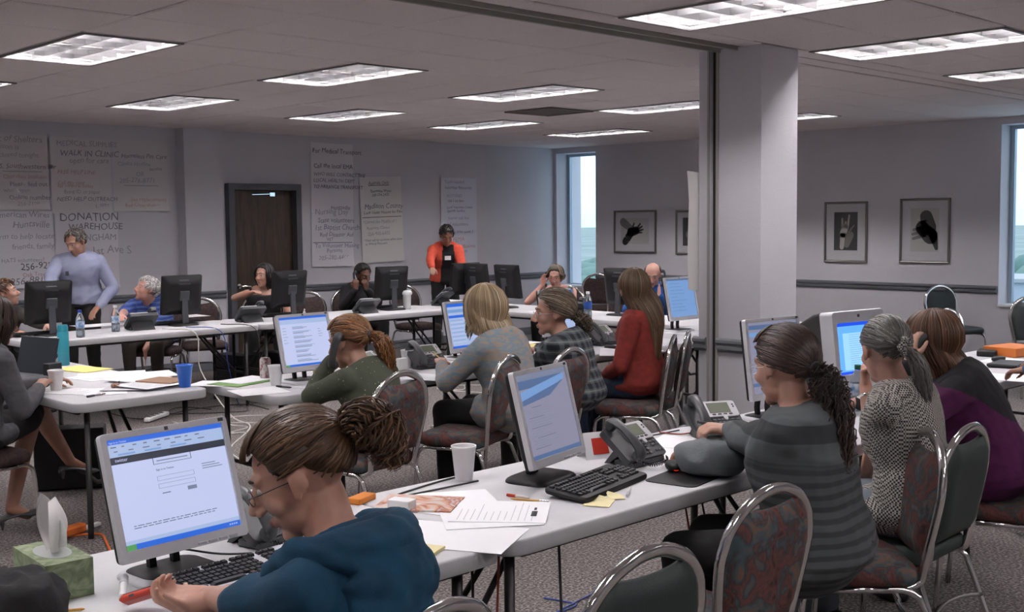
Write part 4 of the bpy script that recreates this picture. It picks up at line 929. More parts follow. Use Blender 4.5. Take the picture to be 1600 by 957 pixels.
t = thing('clip_holder', 'small brown clip on the papers of the left table', 'clip', tuple(at(180, 606, .752)), R_(30)); MB().box((0, 0, .012), (.05, .03, .024), bev=.006).build('body', mat('clip_brown', (.30, .15, .10), .5), t); MB().tube([(.02, 0, .02), (.04, 0, .03), (.05, .01, .012)], .003, 6).build('wire', M_black, t)
tag(MB().box((0, 0, .05), (.10, .05, .10), bev=.004).build('phone_stand', M_black, loc=(2.83, 6.85, .7455), rot=(0, 0, .3)), 'black upright box beside the teal bottle', 'box')
# second table
P_(378, 598, 15, 'green-edged folder of papers left of the soda can', m=M_green, n=4, w_=.32, l_=.24, z=.001); P_(385, 594, 12, 'white sheets stacked on the green folder', w_=.30, l_=.22, z=.005)
P_(340, 600, 35, 'white page at the left end of the middle table', w_=.22); P_(405, 612, -12, 'white page nearest the corner of the middle table', w_=.28, l_=.26, z=0)
P_(500, 605, 10, 'white page beneath the green sleeve', w_=.2); P_(545, 600, 30, 'white page under the green sweater woman\'s arms', w_=.2)
P_(670, 590, 20, 'white page in front of the middle desk phone', w_=.26); P_(690, 568, 40, 'white page by the blonde woman\'s hand', w_=.2)
P_(815, 540, 20, 'yellow pad between the blonde and plaid shirt women', m=M_pad, n=6, w_=.22); P_(812, 535, 5, 'white page on the yellow pad', w_=.2, z=.005)
P_(995, 550, 15, 'white page left of the red sweater', w_=.3, z=.001); P_(970, 553, 40, 'white page with curled edge beside the red sleeve', w_=.28, curl=.04, z=.002)
P_(1075, 520, 0, 'white page on the table beside the column', w_=.3)
t = thing('note_on_stand', 'white paper square stuck below the search-results monitor', 'note', tuple(at(478, 590, .7455)), R_(5)); MB().box((0, -.10, .045), (.055, .002, .085)).build('sheet', M_note, t)
tag(MB().box((0, 0, .04), (.08, .03, .08), bev=.002).build('small_carton', M_white, loc=tuple(at(628, 580, .7455)), rot=(0, 0, .2)), 'small white carton beside the foam cup', 'box')
# far tables
P_(160, 508, 0, 'white pages between the two water bottles', w_=.5, l_=.3) ; P_(300, 494, 0, 'white page beside the black monitor', w_=.26); P_(700, 470, 10, 'papers under the red cardigan woman\'s hand', w_=.3, z=.001); P_(735, 472, 0, 'white page at the corner of the far tables', w_=.2)
P_(850, 487, 0, 'pink-edged page before the woman in glasses', w_=.25)
# right table
tag(MB().box((0, 0, .03), (.30, .24, .06), bev=.004).build('orange_box', mat('orange_box', (.60, .17, .03), .6), loc=(7.72, 3.12, .7455), rot=(0, 0, R_(-10))), 'flat orange cardboard box on the right-hand table', 'box')
P_(1568, 590, 10, 'white page nearest on the right-hand table', w_=.3); P_(1575, 565, 0, 'white page under the black tablet', w_=.3)
tag(MB().box((0, 0, .012), (.26, .18, .02), bev=.006).build('tablet', M_black, loc=tuple(at(1575, 572, .748)), rot=(0, 0, .1)), 'black flat tablet on the right-hand table', 'tablet')
mouse(tuple(at(1560, 565, .7455)), 70, 'large black mouse on the right-hand table')
tag(MB().box((0, 0, .02), (.16, .12, .04), bev=.006).build('wallet', M_black, loc=tuple(at(1543, 556, .7455)), rot=(0, 0, .3)), 'black wallet at the far edge of the right-hand table', 'wallet')

# ================================================================ FLOOR THINGS
def tower(x, y, rz, label):
    t = thing('computer_tower', label, 'computer', (x, y, 0), R_(rz), 'computer towers on the floor')
    MB().box((0, 0, .20), (.18, .42, .38), bev=.006).build('case', M_black, t)
    MB().box((0, -.212, .10), (.14, .006, .13)).build('rear_panel', mat('tower_panel', (.22, .22, .22), .4, .5), t)
    MB().lathe([(0, 0), (.05, 0), (.05, .004), (.04, .006), (0, .006)], 16, M=Matrix.Translation((0, -.215, .10)) @ Matrix.Rotation(PI / 2, 4, 'X')).build('fan_grille', M_black, t)
    return t
tower(5.92, 9.95, 10, 'left black computer tower under the far tables'); tower(6.30, 9.85, 12, 'middle black computer tower under the far tables'); tower(6.78, 9.75, 8, 'black computer tower behind the search-results monitor')
tower(3.05, 7.15, 60, 'black computer tower behind the left woman\'s shoes'); tower(2.3, 3.55, 30, 'black computer tower beyond the nearest monitor')
M_cw = mat('cable_white', (.62, .60, .56), .5); M_cb = mat('cable_black', (.02, .02, .02), .5); M_co = mat('cable_orange', (.70, .16, .03), .5); M_cbl = mat('cable_blue', (.03, .07, .30), .5); M_cr = mat('cable_red', (.35, .05, .03), .5)
def cable(pts, m, label, r=.004, n=6, group=None):
    o = MB().tube(smooth_path(pts, n), r, 6).build('cable', m, smooth=True); return tag(o, label, 'cable', group)
rc = random.Random(5)
def floor_loop(x, y, n, spread, m, label, r=.0042):
    pts = [(x, y, .006)]; a = rc.uniform(0, 6)
    for i in range(n): a += rc.uniform(-1.6, 1.9); x += math.cos(a) * spread * rc.uniform(.5, 1.2); y += math.sin(a) * spread * rc.uniform(.5, 1.2); pts.append((x, y, .006 + rc.uniform(0, .012)))
    cable(pts, m, label, r, 7, 'cables snaking over the carpet')
def F(px, py): p = at(px, py, .006); return (p.x, p.y, .006)
for k, (px, py, m, lb) in enumerate(((270, 660, M_cw, 'white cable looping on carpet right of the left table'), (300, 690, M_cw, 'white cable coiled beyond the nearest monitor'), (240, 700, M_cw, 'white cable on the carpet under the left table'), (350, 660, M_cw, 'white cable near the legs of the middle table'), (690, 610, M_cw, 'white cable under the blonde woman\'s table'), (720, 640, M_cw, 'white cable on carpet by the blonde woman\'s shoes'), (180, 700, M_cb, 'black cable under the left table'), (150, 740, M_cb, 'black cable beside the heel of the left woman'), (330, 640, M_cb, 'black cable along the carpet, mid room'), (590, 720, M_cw, 'white cable behind the floral chair'), (870, 640, M_cw, 'white cable beneath the plaid shirt woman'))):
    p = F(px, py); floor_loop(p[0], p[1], 9, .26, m, lb)
cable([F(150, 640), F(220, 655), F(300, 640), F(380, 632), F(420, 640)], M_cb, 'black cable running straight across the carpet mid room')
cable([F(430, 700), F(480, 690), F(520, 705), F(640, 690)], M_cw, 'white cable passing the middle table\'s black legs')
cable([(4.87, 9.4, .75), (5.0, 9.05, .72), (5.02, 9.02, .4), (5.05, 8.6, .05), (5.0, 8.2, .006), (4.4, 7.5, .006), (4.2, 7.0, .006)], M_cw, 'long white cable drooping off the far table to the floor', .006)
cable([(5.1, 9.4, .75), (5.25, 9.06, .72), (5.3, 9.03, .4), (5.5, 9.2, .02), (5.8, 9.5, .006)], M_cbl, 'blue cable drooping off the far table')
cable([(5.45, 9.4, .75), (5.6, 9.06, .72), (5.62, 9.04, .4), (5.7, 9.3, .02)], M_cb, 'black cable hanging beneath the far table\'s monitor')
cable([(2.2, 3.3, .006), (2.3, 2.7, .006), (2.34, 2.62, .02), (2.36, 2.6, .5), (2.36, 2.62, .68)], M_cb, 'black cable hanging at the joint of the near tables', .005)
cable([(2.18, 2.4, .006), (2.28, 2.5, .03), (2.36, 2.5, .4), (2.4, 2.52, .68)], M_cr, 'brown cable hanging at the joint of the near tables', .004)
cable([(2.1, 2.2, .006), (2.35, 2.3, .02), (2.6, 2.45, .25), (2.75, 2.6, .66)], M_cb, 'black cable slanting up under the near table', .005)
cable([F(850, 935), F(900, 945), F(870, 957), F(960, 915), F(1050, 905)], M_cbl, 'blue cable on the carpet by the black chair')
cable([(3.3, 2.5, .68), (3.32, 2.45, .4), (3.5, 2.5, .006), (3.7, 2.3, .006)], M_cr, 'red cable hanging left of the striped sweater woman', .004)
cable([(3.4, 2.5, .68), (3.45, 2.48, .4), (3.55, 2.55, .006), (3.8, 2.5, .006)], M_cb, 'black cable hanging beside the red one', .004)
cable([F(175, 870), F(165, 845), F(155, 835), F(115, 838), F(60, 850)], M_co, 'orange extension cord on carpet behind the tissue', .007)
t = thing('cord_socket', 'orange extension cord socket behind the tissue', 'plug', F(112, 838), R_(20)); MB().box((0, 0, .03), (.17, .06, .05), bev=.01).build('socket', M_co, t); MB().box((.14, 0, .02), (.12, .03, .02), bev=.004).build('plug', M_white, t)
t = thing('power_strip', 'white power strip on the carpet by the table legs', 'power strip', F(245, 655), R_(35)); MB().box((0, 0, .02), (.36, .055, .035), bev=.008).build('body', M_white, t)
for i in range(4): MB().box((-.12 + i * .07, 0, .039), (.03, .03, .004)).build('socket', M_dgrey, t)
cable([(2.72, 2.96, .752), (2.5, 2.98, .749), (2.35, 3.0, .749), (2.6, 3.06, .749), (2.8, 3.08, .749)], M_cb, 'black cable curling behind the near monitor', .0035)
cable([(1.45, 2.93, .76), (1.48, 2.86, .79), (1.58, 2.76, .772), (1.72, 2.74, .7505)], M_cb, 'black cable lying over the nearest monitor\'s base', .003)
cable([(4.0, 3.05, .749), (3.7, 3.06, .749), (3.55, 3.0, .749), (3.3, 3.07, .749)], M_cb, 'black cable along the far edge behind the desk phone', .003)
cable([(4.2, 3.0, .749), (3.95, 2.98, .749), (3.9, 3.08, .749)], M_cr, 'red cable on the table behind the desk phone', .003)
# ================================================================ PEOPLE
def rcone(mb, a, b, ra, rb, n=14, M=None):
    a, b = Vector(a), Vector(b); d = b - a
    if d.length < 1e-6: return
    t = d.normalized(); u = t.orthogonal().normalized(); v = t.cross(u); rings = []
    def ring(c, r): rings.append([c + u * math.cos(2 * PI * j / n) * r + v * math.sin(2 * PI * j / n) * r for j in range(n)])
    for k in range(1, 4): an = PI / 2 * (1 - k / 4); ring(a - t * ra * math.sin(an), ra * math.cos(an))
    ring(a, ra); ring(b, rb)
    for k in range(1, 4): an = PI / 2 * k / 4; ring(b + t * rb * math.sin(an), rb * math.cos(an))
    mb.ring_loft(rings, M=M)
def chain(mb, pts, rr, M=None):
    for i in range(len(pts) - 1): rcone(mb, pts[i], pts[i + 1], rr[i], rr[i + 1], M=M)
def voxel(mb, name, mats, parent, vs, smooth_it=3, fold=None, pick=None):
    """union of the collected closed shapes as one continuous skin"""
    me = bpy.data.meshes.new(name); me.from_pydata(mb.v, [], mb.f); o = bpy.data.objects.new(name, me); COL.objects.link(o)
    r = o.modifiers.new('r', 'REMESH'); r.mode = 'VOXEL'; r.voxel_size = vs; r.adaptivity = 0
    s = o.modifiers.new('s', 'SMOOTH'); s.factor = .5; s.iterations = smooth_it
    dg = bpy.context.evaluated_depsgraph_get(); m2 = bpy.data.meshes.new_from_object(o.evaluated_get(dg)); o.modifiers.clear(); o.data = m2; bpy.data.meshes.remove(me); m2.name = name
    if fold:
        n = len(m2.vertices); co = np.empty(n * 3); m2.vertices.foreach_get('co', co); co = co.reshape(-1, 3); no = np.empty(n * 3); m2.vertex_normals.foreach_get('vector', no); no = no.reshape(-1, 3)
        amp, fx, fy, fz = fold
        d = np.array([amp * (1 - 2.2 * abs(noise.noise(Vector((p[0] * fx, p[1] * fy, p[2] * fz + .6 * p[0] * fx))))) + amp * .5 * noise.noise(Vector((p[0] * fx * 2.7, p[1] * fy * 2.7, p[2] * fz * 2.7))) for p in co])
        co += no * d[:, None]; m2.vertices.foreach_set('co', co.ravel()); m2.update()
    m2.materials.clear()
    for m in (mats if isinstance(mats, (list, tuple)) else [mats]): m2.materials.append(m)
    k = len(m2.polygons); m2.polygons.foreach_set('use_smooth', [True] * k)
    if pick:
        c = np.empty(k * 3); m2.polygons.foreach_get('center', c); m2.polygons.foreach_set('material_index', pick(c.reshape(-1, 3)).astype(int))
    else: m2.polygons.foreach_set('material_index', [0] * k)
    m2.update(); o.parent = parent; return o
def skin_mat(name, c):
    m = mat(name, c, .55, col2=tuple(min(1, q * k) for q, k in zip(c, (.93, .80, .78))), var=9)
    b = m.node_tree.nodes['Principled BSDF']; b.inputs['Subsurface Weight'].default_value = .12; b.inputs['Subsurface Radius'].default_value = (.02, .008, .005); b.inputs['Subsurface Scale'].default_value = .3; return m
SK = {'fair': skin_mat('skin_fair', (.53, .315, .235)), 'pink': skin_mat('skin_pink', (.58, .34, .27)), 'tan': skin_mat('skin_tan', (.42, .235, .165)), 'dark': skin_mat('skin_dark', (.12, .058, .036)), 'olive': skin_mat('skin_olive', (.30, .165, .11))}
M_lip = mat('lip', (.38, .17, .14), .5); M_lipd = mat('lip_dark', (.14, .045, .04), .45); M_eyew = mat('eye_white', (.40, .36, .34), .4); M_iris = mat('iris', (.03, .025, .02), .2)
M_gl = mat('glasses_metal', (.08, .07, .07), .3, .7); M_lens = mat('lens', (1, 1, 1), .02, trans=1); M_lens.node_tree.nodes['Principled BSDF'].inputs['IOR'].default_value = 1.02
def hair_mats(name, c, c2=None):
    c2 = c2 or tuple(q * 1.7 for q in c)
    return [mat(name + '_deep', tuple(q * .55 for q in c), .5), mat(name + '_mid', c, .42), mat(name + '_light', c2, .38)]
def frame_from(fwd_az, pitch, roll, origin):
    R = Matrix.Rotation(R_(fwd_az), 4, 'Z') @ Matrix.Rotation(R_(pitch), 4, 'X') @ Matrix.Rotation(R_(roll), 4, 'Y'); return Matrix.Translation(origin) @ R
def ik(s, h, l1, l2, hint):
    d = h - s; L = min(d.length, (l1 + l2) * .995); dn = d.normalized(); h = s + dn * L
    a = (l1 * l1 - l2 * l2 + L * L) / (2 * L); r = math.sqrt(max(l1 * l1 - a * a, 0))
    p = hint - dn * hint.dot(dn); p = p.normalized() if p.length > 1e-4 else dn.orthogonal().normalized()
    return s + dn * a + p * r, h
def hand_parts(mb, wr, d, pn, side, curl=35, sc=1.0, thin=1.0):
    """wrist, direction of fingers d, palm normal pn; five separate fingers"""
    d = d.normalized(); pn = (pn - d * pn.dot(d)).normalized(); x = d.cross(pn) * side   # x points to the thumb side
    palm = wr + d * .045 * sc
    rcone(mb, wr + d * .012 * sc + x * .012, palm + d * .03 * sc + x * .022 * sc, .020 * sc * thin, .0155 * sc * thin, 12); rcone(mb, wr + d * .012 * sc - x * .012, palm + d * .026 * sc - x * .024 * sc, .019 * sc * thin, .0145 * sc * thin, 12); rcone(mb, wr, palm + d * .034 * sc, .022 * sc, .0155 * sc * thin, 12)
    for i, (o, L) in enumerate(((.030, .066), (.0105, .076), (-.0095, .070), (-.029, .054))):
        p = palm + d * (.036 - abs(i - 1.3) * .003) * sc + x * o * sc; a = R_(curl * (.55 + .07 * i)); dirn = (d + x * (.07 - .05 * i)).normalized(); q = p
        for k, (f, r0, r1) in enumerate(((.46, .0098, .0088), (.31, .0088, .0080), (.23, .0080, .0068))):
            dd = dirn * math.cos(a) + pn * math.sin(a); e = q + dd * L * f * sc; rcone(mb, q, e, r0 * sc * thin, r1 * sc * thin, 10); q = e; a += R_(curl * (.75 + .05 * i))
    t0 = wr + d * .022 * sc + x * .026 * sc; t1 = t0 + (d * .55 + x * .62 + pn * .35).normalized() * .036 * sc; t2 = t1 + (d * .85 + x * .18 + pn * (.3 + curl * .006)).normalized() * .030 * sc; t3 = t2 + (d * .9 - x * .15 + pn * (.3 + curl * .008)).normalized() * .024 * sc
    chain(mb, [t0, t1, t2, t3], [r * sc for r in (.015, .0115, .0102, .0078)])
def hairline(phi):
    P = [(0, 36), (36, 31), (54, 14), (66, -6), (76, -14), (84, -1), (98, -4), (110, -24), (140, -40), (180, -46)]
    a = abs(math.degrees(phi))
    for (p, v), (q, w_) in zip(P, P[1:]):
        if a <= q: return R_(v + (w_ - v) * (a - p) / (q - p))
    return R_(-44)
HC, HRAD = Vector((0, -.014, .036)), (.083, .105, .095)
def on_cap(phi, th, k=1.0): return HC + Vector((HRAD[0] * math.cos(th) * math.sin(phi), HRAD[1] * math.cos(th) * math.cos(phi), HRAD[2] * math.sin(th))) * k
def make_hair(root, HM, style, mats, seed=1, n=220, length=.3, tail=None, gather=None, recede=0, vol=1.0, wave=0., bangs=False, strand=.0042, part=0., curlin=0., push=0., bw=.95, bn=70):
    r = random.Random(seed); mb = MB(); nu, nv = 40, 22
    def cap(i, j):
        phi = -PI + 2 * PI * i / nu; th = -PI / 2 + PI * (j + .5) / nv; ln = hairline(phi) + recede * math.cos(phi / 2) ** 2 * R_(1)
        s = min(1, max(0, (th - ln) / .16 + .2)); s = s * s * (3 - 2 * s)
        k = .80 + (.215 + (vol - 1) * .9) * s
        if style == 'bald': 
            s2 = 1 if (R_(-35) < th < R_(22) and abs(phi) > R_(82)) else 0; k = .80 + .2 * s2
        return on_cap(phi, th, k)
    mb.ring_loft([[HM @ cap(i, j) for i in range(nu)] for j in range(nv)], mi=0)
    def st(pts, rad, mi):
        k = len(pts); rr = [rad * (.75 + .25 * math.sin(PI * i / (k - 1))) * (1 if i < k - 2 else .75 if i < k - 1 else .3) for i in range(k)]
        mb.tube(pts, rr, 5, mi=mi, flat=.6)
    def pick(): return r.choice((0, 0, 1, 1, 1, 2))
    def unit(phi, th): return Vector((math.cos(th) * math.sin(phi), math.cos(th) * math.cos(phi), math.sin(th)))
    def cap_pt(u, k): return HM @ (HC + Vector((HRAD[0] * u.x, HRAD[1] * u.y, HRAD[2] * u.z)) * k)
    if style == 'pony':
        g = unit(*[R_(q) for q in gather])
        for i in range(n):
            for _ in range(20):
                phi = r.uniform(-PI, PI); th = math.asin(r.uniform(-.7, 1))
                if th > hairline(phi) - .02: break
            s = unit(phi, th); sw = r.uniform(-.12, .12); pts = []
            for k in range(9):
                t = k / 8 * .97; om = max(math.acos(max(-1, min(1, s.dot(g)))), 1e-3); u = (s * math.sin((1 - t) * om) + g * math.sin(t * om)) / math.sin(om) if om < 3.1 else s
                u = (u + s.cross(g) * sw * math.sin(PI * t)).normalized(); pts.append(cap_pt(u, 1.0 * vol + .012 * math.sin(PI * min(1, t * 1.4)) + r.uniform(0, .018)))
            st(pts, strand * r.uniform(.7, 1.4), pick())
        tie = cap_pt(g, 1.06)
        MB().tube([tie + (HM.to_3x3() @ g.orthogonal().normalized() * math.cos(a) + HM.to_3x3() @ g.cross(g.orthogonal().normalized()) * math.sin(a)) * .017 for a in [2 * PI * k / 14 for k in range(14)]], .006, 6, closed=True).build('hair_tie', M_dgrey, root, smooth=True)
        if tail:
            path = smooth_path([tie] + [tie + Vector(p) for p in tail['path']], 6); K = len(path)
            for i in range(tail.get('n', 160)):
                a = r.uniform(0, 2 * PI); q = math.sqrt(r.random()); ph = r.uniform(0, 6); end = r.uniform(.72, 1.0); pts = []; wa = tail.get('wave', .0) * r.uniform(.5, 1.4); fq = r.uniform(1.2, 2.4) * tail.get('freq', 4)
                m_ = max(5, int((K - 1) * end))
                for k in range(0, m_ + 1, 1 if wa else 2):
                    t = k / (K - 1); p = path[k]; tg = (path[min(k + 1, K - 1)] - path[max(k - 1, 0)]).normalized(); u = tg.orthogonal().normalized(); v = tg.cross(u)
                    R0 = tail['r'] * (.35 + .65 * math.sin(min(1, t * 1.9) * PI / 2)) * (1 - .45 * max(0, t - .6) / .4)
                    pts.append(p + (u * math.cos(a) + v * math.sin(a)) * q * R0 + (u * math.sin(ph + t * fq * 2 * PI) + v * math.cos(ph + t * fq * 2.3 * PI)) * wa)
                st(pts, strand * tail.get('thick', 1) * r.uniform(.6, 1.3), pick())
    elif style in ('loose', 'bob'):
        for i in range(n):
            phi = r.uniform(R_(48), PI) * r.choice((-1, 1)); 
            if r.random() < .25: phi = r.uniform(R_(120), PI) * r.choice((-1, 1))
            s = unit(phi, R_(84)); s.x += part; s.normalize(); e = unit(phi, hairline(phi) + .05); lay = r.uniform(0, .05); pts = []
            for k in range(6):
                t = k / 5; om = max(math.acos(max(-1, min(1, s.dot(e)))), 1e-3); u = (s * math.sin((1 - t) * om) + e * math.sin(t * om)) / math.sin(om); pts.append(cap_pt(u, vol * (1 + lay)))
            L = length * r.uniform(.82, 1.05); out = pts[-1] - (HM @ HC); out.z = 0; out.normalize(); ph = r.uniform(0, 6); b0 = pts[-1]; m_ = 8
            for k in range(1, m_ + 1):
                t = k / m_; pts.append(b0 + Vector((0, 0, -L * t)) + out * (.018 * math.sin(min(1, t * 1.5) * PI) - .05 * t * min(1, L / .3) - curlin * t * t) + Vector((math.sin(ph + t * 9), math.cos(ph + t * 8), 0)) * wave * (0.3 + t) + Vector((0, -.03 * t * min(1, L / .25) - push * math.sin(min(1, t * 1.6) * PI / 2), 0)))
            st(pts, strand * r.uniform(.8, 1.6), pick())
    elif style == 'short':
        for i in range(n):
            for _ in range(20):
                phi = r.uniform(-PI, PI); th = math.asin(r.uniform(-.65, 1))
                if th > hairline(phi) + R_(recede) * math.cos(phi / 2) ** 2: break
            s = unit(phi, th); dr = unit(phi + r.uniform(-.5, .5), th - .5) if r.random() < .7 else unit(phi + .5, th + .1); pts = []
            for k in range(5): t = k / 4; u = s.lerp(dr, t * .7).normalized(); pts.append(cap_pt(u, vol + .02 + .03 * math.sin(t * PI) * r.uniform(.3, 1.3)))
            st(pts, strand * r.uniform(.7, 1.2), pick())
    elif style == 'bald':
        for i in range(n):
            phi = r.uniform(R_(86), PI) * r.choice((-1, 1)); th = r.uniform(R_(-30), R_(20)); s = unit(phi, th); dr = unit(phi * 1.1, th - .35); st([cap_pt(s.lerp(dr, k / 4).normalized(), 1.02 + .05 * r.random() * math.sin(PI * k / 4)) for k in range(5)], strand, pick())
    if bangs:
        for i in range(bn):
            phi = r.uniform(-bw, bw); s = unit(phi, R_(70)); e = unit(phi * 1.05, R_(bangs)); pts = []
            for k in range(7): t = k / 6; u = s.lerp(e, t).normalized(); pts.append(cap_pt(u, 1.03 * vol + .05 * t + r.uniform(0, .02)))
            st(pts, strand * r.uniform(.8, 1.3), pick())
    return mb.build('hair', mats, root, smooth=True)
def person(label, head_w, az, hair, top, bottom='black', skin='fair', seated=True, lean=12, side=0, bend=.5, head=(0, -8, 0), wide=1.0, deep=1.0, hl=None, hr=None, el=None, er=None, curl=(35, 35), sleeve=1.0, vs=.0075, hipz=.585, legs=None, skirt=False, shoes='black_shoe', neckline=0, glasses=None, pnl=(0, 0, -1), pnr=(0, 0, -1), fold=(.004, 5, 5, 11), shw=1.0, tl=None, open_front=None, fem=True, hdl=None, hdr=None, collar=None, hem=0., feet=None, hs=1.0):
    rz = R_(az - 90); Rz = Matrix.Rotation(rz, 3, 'Z'); root = thing('person', label, 'person')
    hw = Vector(head_w)
    def spine(t, TL):
        a = R_(lean) * (bend * 0 + (1 - bend) + bend * 2 * t) ; b = R_(side)
        # integrate a gently curving spine
        p = Vector((0, 0, hipz)); K = 12
        for i in range(int(K * t + .5)):
            s = (i + .5) / K; aa = R_(lean) * ((1 - bend) + 2 * bend * s); p = p + Vector((math.sin(b) * 1, math.sin(aa), math.cos(aa) * math.cos(b))).normalized() * TL / K
        return p
    TL = tl or .50
    def headpos(TL):
        nb = spine(1, TL); aa = R_(lean) * (1 + bend); return nb + Vector((0, math.sin(aa) * .075 + .028, .112 * hs)), nb
    if not tl:
        for _ in range(4):
            H_, nb = headpos(TL); TL = max(.35, min(.60, TL + (hw.z - H_.z) / max(.3, math.cos(R_(lean)))))
    H_, nb = headpos(TL)
    off = Rz @ Vector((H_.x, H_.y, 0)); root.location = (hw.x - off.x, hw.y - off.y, 0); root.rotation_euler = (0, 0, rz)
    def loc(w_): return Rz.transposed() @ (Vector(w_) - Vector(root.location))
    yaw, pit, rol = head
    HM = frame_from(yaw, pit, rol, H_) @ Matrix.Scale(hs, 4)
    # ---------- torso frames
    def frame(t):
        p = spine(t, TL); q = spine(min(1, t + .1), TL) if t < .95 else p + (p - spine(.9, TL)); z = (q - p).normalized(); x = Vector((1, 0, 0)); x = (x - z * x.dot(z)).normalized(); return p, x, z.cross(x), z
    prof_ = [(-.14, .145, .10, 0), (-.08, .175, .12, -.005), (0, .182, .128, -.01), (.15, .165, .118, -.005), (.34, .145, .105, .0), (.52, .152, .112, .008), (.68, .163, .120 if fem else .108, .012), (.82, .172, .104, .004), (.91, .162, .088, -.004), (.97, .130, .072, -.008), (1.01, .085, .062, -.006), (1.05, .058, .054, -.002)]
    def torso(mb, g, t0=-1, t1=9, M=None):
        # g grows the cross-section
        rings = []
        for t, a, b, fo in prof_:
            if t < t0 or t > t1: continue
            if t <= 0: p, x, y, z = frame(0); p = p + z * t * .5
            else: p, x, y, z = frame(min(t, 1)); 
            if t > 1: p = p + z * .012
            wa = a * wide * (shw if t > .6 else 1) + g; wb = b * wide * deep + g
            rings.append([p + x * (wa * (abs(math.cos(q)) ** .85) * (1 if math.cos(q) > 0 else -1)) + y * (wb * (abs(math.sin(q)) ** .9) * (1 if math.sin(q) > 0 else -1) + fo * 1.5) for q in [2 * PI * j / 22 for j in range(22)]])
        mb.ring_loft(rings)
    pS, xS, yS, zS = frame(.87); sh = {s: pS + xS * s * .162 * wide ** .6 * shw - yS * .005 for s in (-1, 1)}
    U, FO = .285, .255
    arms = {}
    for s, tgt, hint, cl, pn, hd in ((-1, hl, el, curl[0], pnl, hdl), (1, hr, er, curl[1], pnr, hdr)):
        t_ = loc(tgt) if tgt is not None else Vector((s * .12, .30, .64)); hi = Vector(hint) if hint is not None else Vector((s * .6, -.5, -.6))
        e, w_ = ik(sh[s], t_, U, FO, hi); d = (w_ - e).normalized()
        if hd is not None: d = (Rz.transposed() @ Vector(hd)).normalized()
        arms[s] = (sh[s], e, w_, d, Rz.transposed() @ Vector(pn), cl)
    # ---------- legs
    L = {}
    for s in (-1, 1):
        hp = Vector((s * .092, .01, hipz - .02))
        if legs: kn, an = [loc(q) for q in legs[0 if s < 0 else 1]]
        elif seated: kn, an = Vector((s * .13, .42, .545)), Vector((s * .13, .40, .10))
        else: kn, an = Vector((s * .10, .03, .52)), Vector((s * .11, -.03, .10))
        L[s] = (hp, kn, an)
    sk = SK[skin]; mb = MB(); torso(mb, -.022, -.2, 1.03)
    for s in (-1, 1):
        a, e, w_, d, pn, cl = arms[s]; rw = .94 + (wide - 1) * .6
        rcone(mb, a, e, .044 * rw, .039 * rw); rcone(mb, e, e.lerp(w_, .4), .039 * rw, .038 * rw); rcone(mb, e.lerp(w_, .4), w_, .038 * rw, .0255 * rw)
        hand_parts(mb, w_, d, pn, s, cl, 1.0 if not fem else .94)
        hp, kn, an = L[s]; th = .92 if not skirt else 1.0
        rcone(mb, hp, kn, .075 * th, .053 * th); rcone(mb, kn, kn.lerp(an, .35) + Vector((0, -.012, 0)), .053 * th, .052 * th); rcone(mb, kn.lerp(an, .35) + Vector((0, -.012, 0)), an, .052 * th, .034 * th); fd = Vector((0, 1, 0)) if not feet else (Rz.transposed() @ Vector(feet)).normalized(); rcone(mb, an, an + fd * .09 + Vector((0, 0, -.055)), .034, .028)
    neck_t = HM @ Vector((0, -.022, -.05)); rcone(mb, nb - zS * .02, neck_t, .060 if not fem else .053, .054 if not fem else .048)
    rcone(mb, nb - Vector((0, 0, .03)), HM @ Vector((0, .005, -.07)), .05, .036)
    def E(c, r): mb.ell(c, r, 16, 10, M=HM)
    E((0, -.012, .035), (.075, .097, .087)); E((0, .022, 0), (.063, .073, .084)); E((0, .030, -.055), (.051 if fem else .055, .052, .050)); E((0, .064, -.094), (.023, .022, .020))
    for s in (-1, 1): E((s * .034, .056, -.022), (.026, .026, .028)); E((s * .0105, .103, -.033), (.009, .010, .008)); rcone(mb, (s * .0775, -.004, .014), (s * .0765, .004, -.024), .0135, .008, 10, HM); E((s * .0815, -.012, .004), (.006, .018, .026)); rcone(mb, (s * .014, .084, .032), (s * .044, .071, .030), .012, .009, 10, HM)
    rcone(mb, (0, .088, .020), (0, .116, -.024), .0085, .0118, 12, HM); E((0, .0885, -.057), (.022, .009, .0055)); E((0, .0865, -.067), (.018, .009, .0062))
    HI = HM.inverted(); HIa = np.array(HI)
    def pick(c):
        q = c @ HIa[:3, :3].T + HIa[:3, 3]; return ((np.abs(q[:, 0]) < .021) & (q[:, 1] > .0875) & (q[:, 2] > -.073) & (q[:, 2] < -.053))
    voxel(mb, 'body', [sk, M_lipd if skin == 'dark' else M_lip], root, vs, 2, pick=pick)
    for s in (-1, 1):
        MB().ell((s * .0305, .0745, .009), (.0125, .0125, .0090), 12, 8, M=HM).build('eye', M_eyew, root, smooth=True)
        MB().ell((s * .0300, .0848, .0085), (.0056, .003, .0058), 10, 6, M=HM).build('iris', M_iris, root, smooth=True)
        MB().tube([HM @ Vector((s * x, y, z)) for x, y, z in ((.013, .095, .031), (.028, .091, .037), (.046, .078, .033))], [.003, .0036, .0018], 6, flat=.6).build('eyebrow', hair[1][0], root, smooth=True)
    # ---------- clothes
    tm, bm_ = top, bottom; mb = MB(); torso(mb, .011, -.2 if hem else -.1, 1.015 - neckline)
    if hem: p, x, y, z = frame(0); mb.ell(p + Vector((0, .06, -.02)), (.19 * wide, .17 * wide * deep, hem), 18, 10)
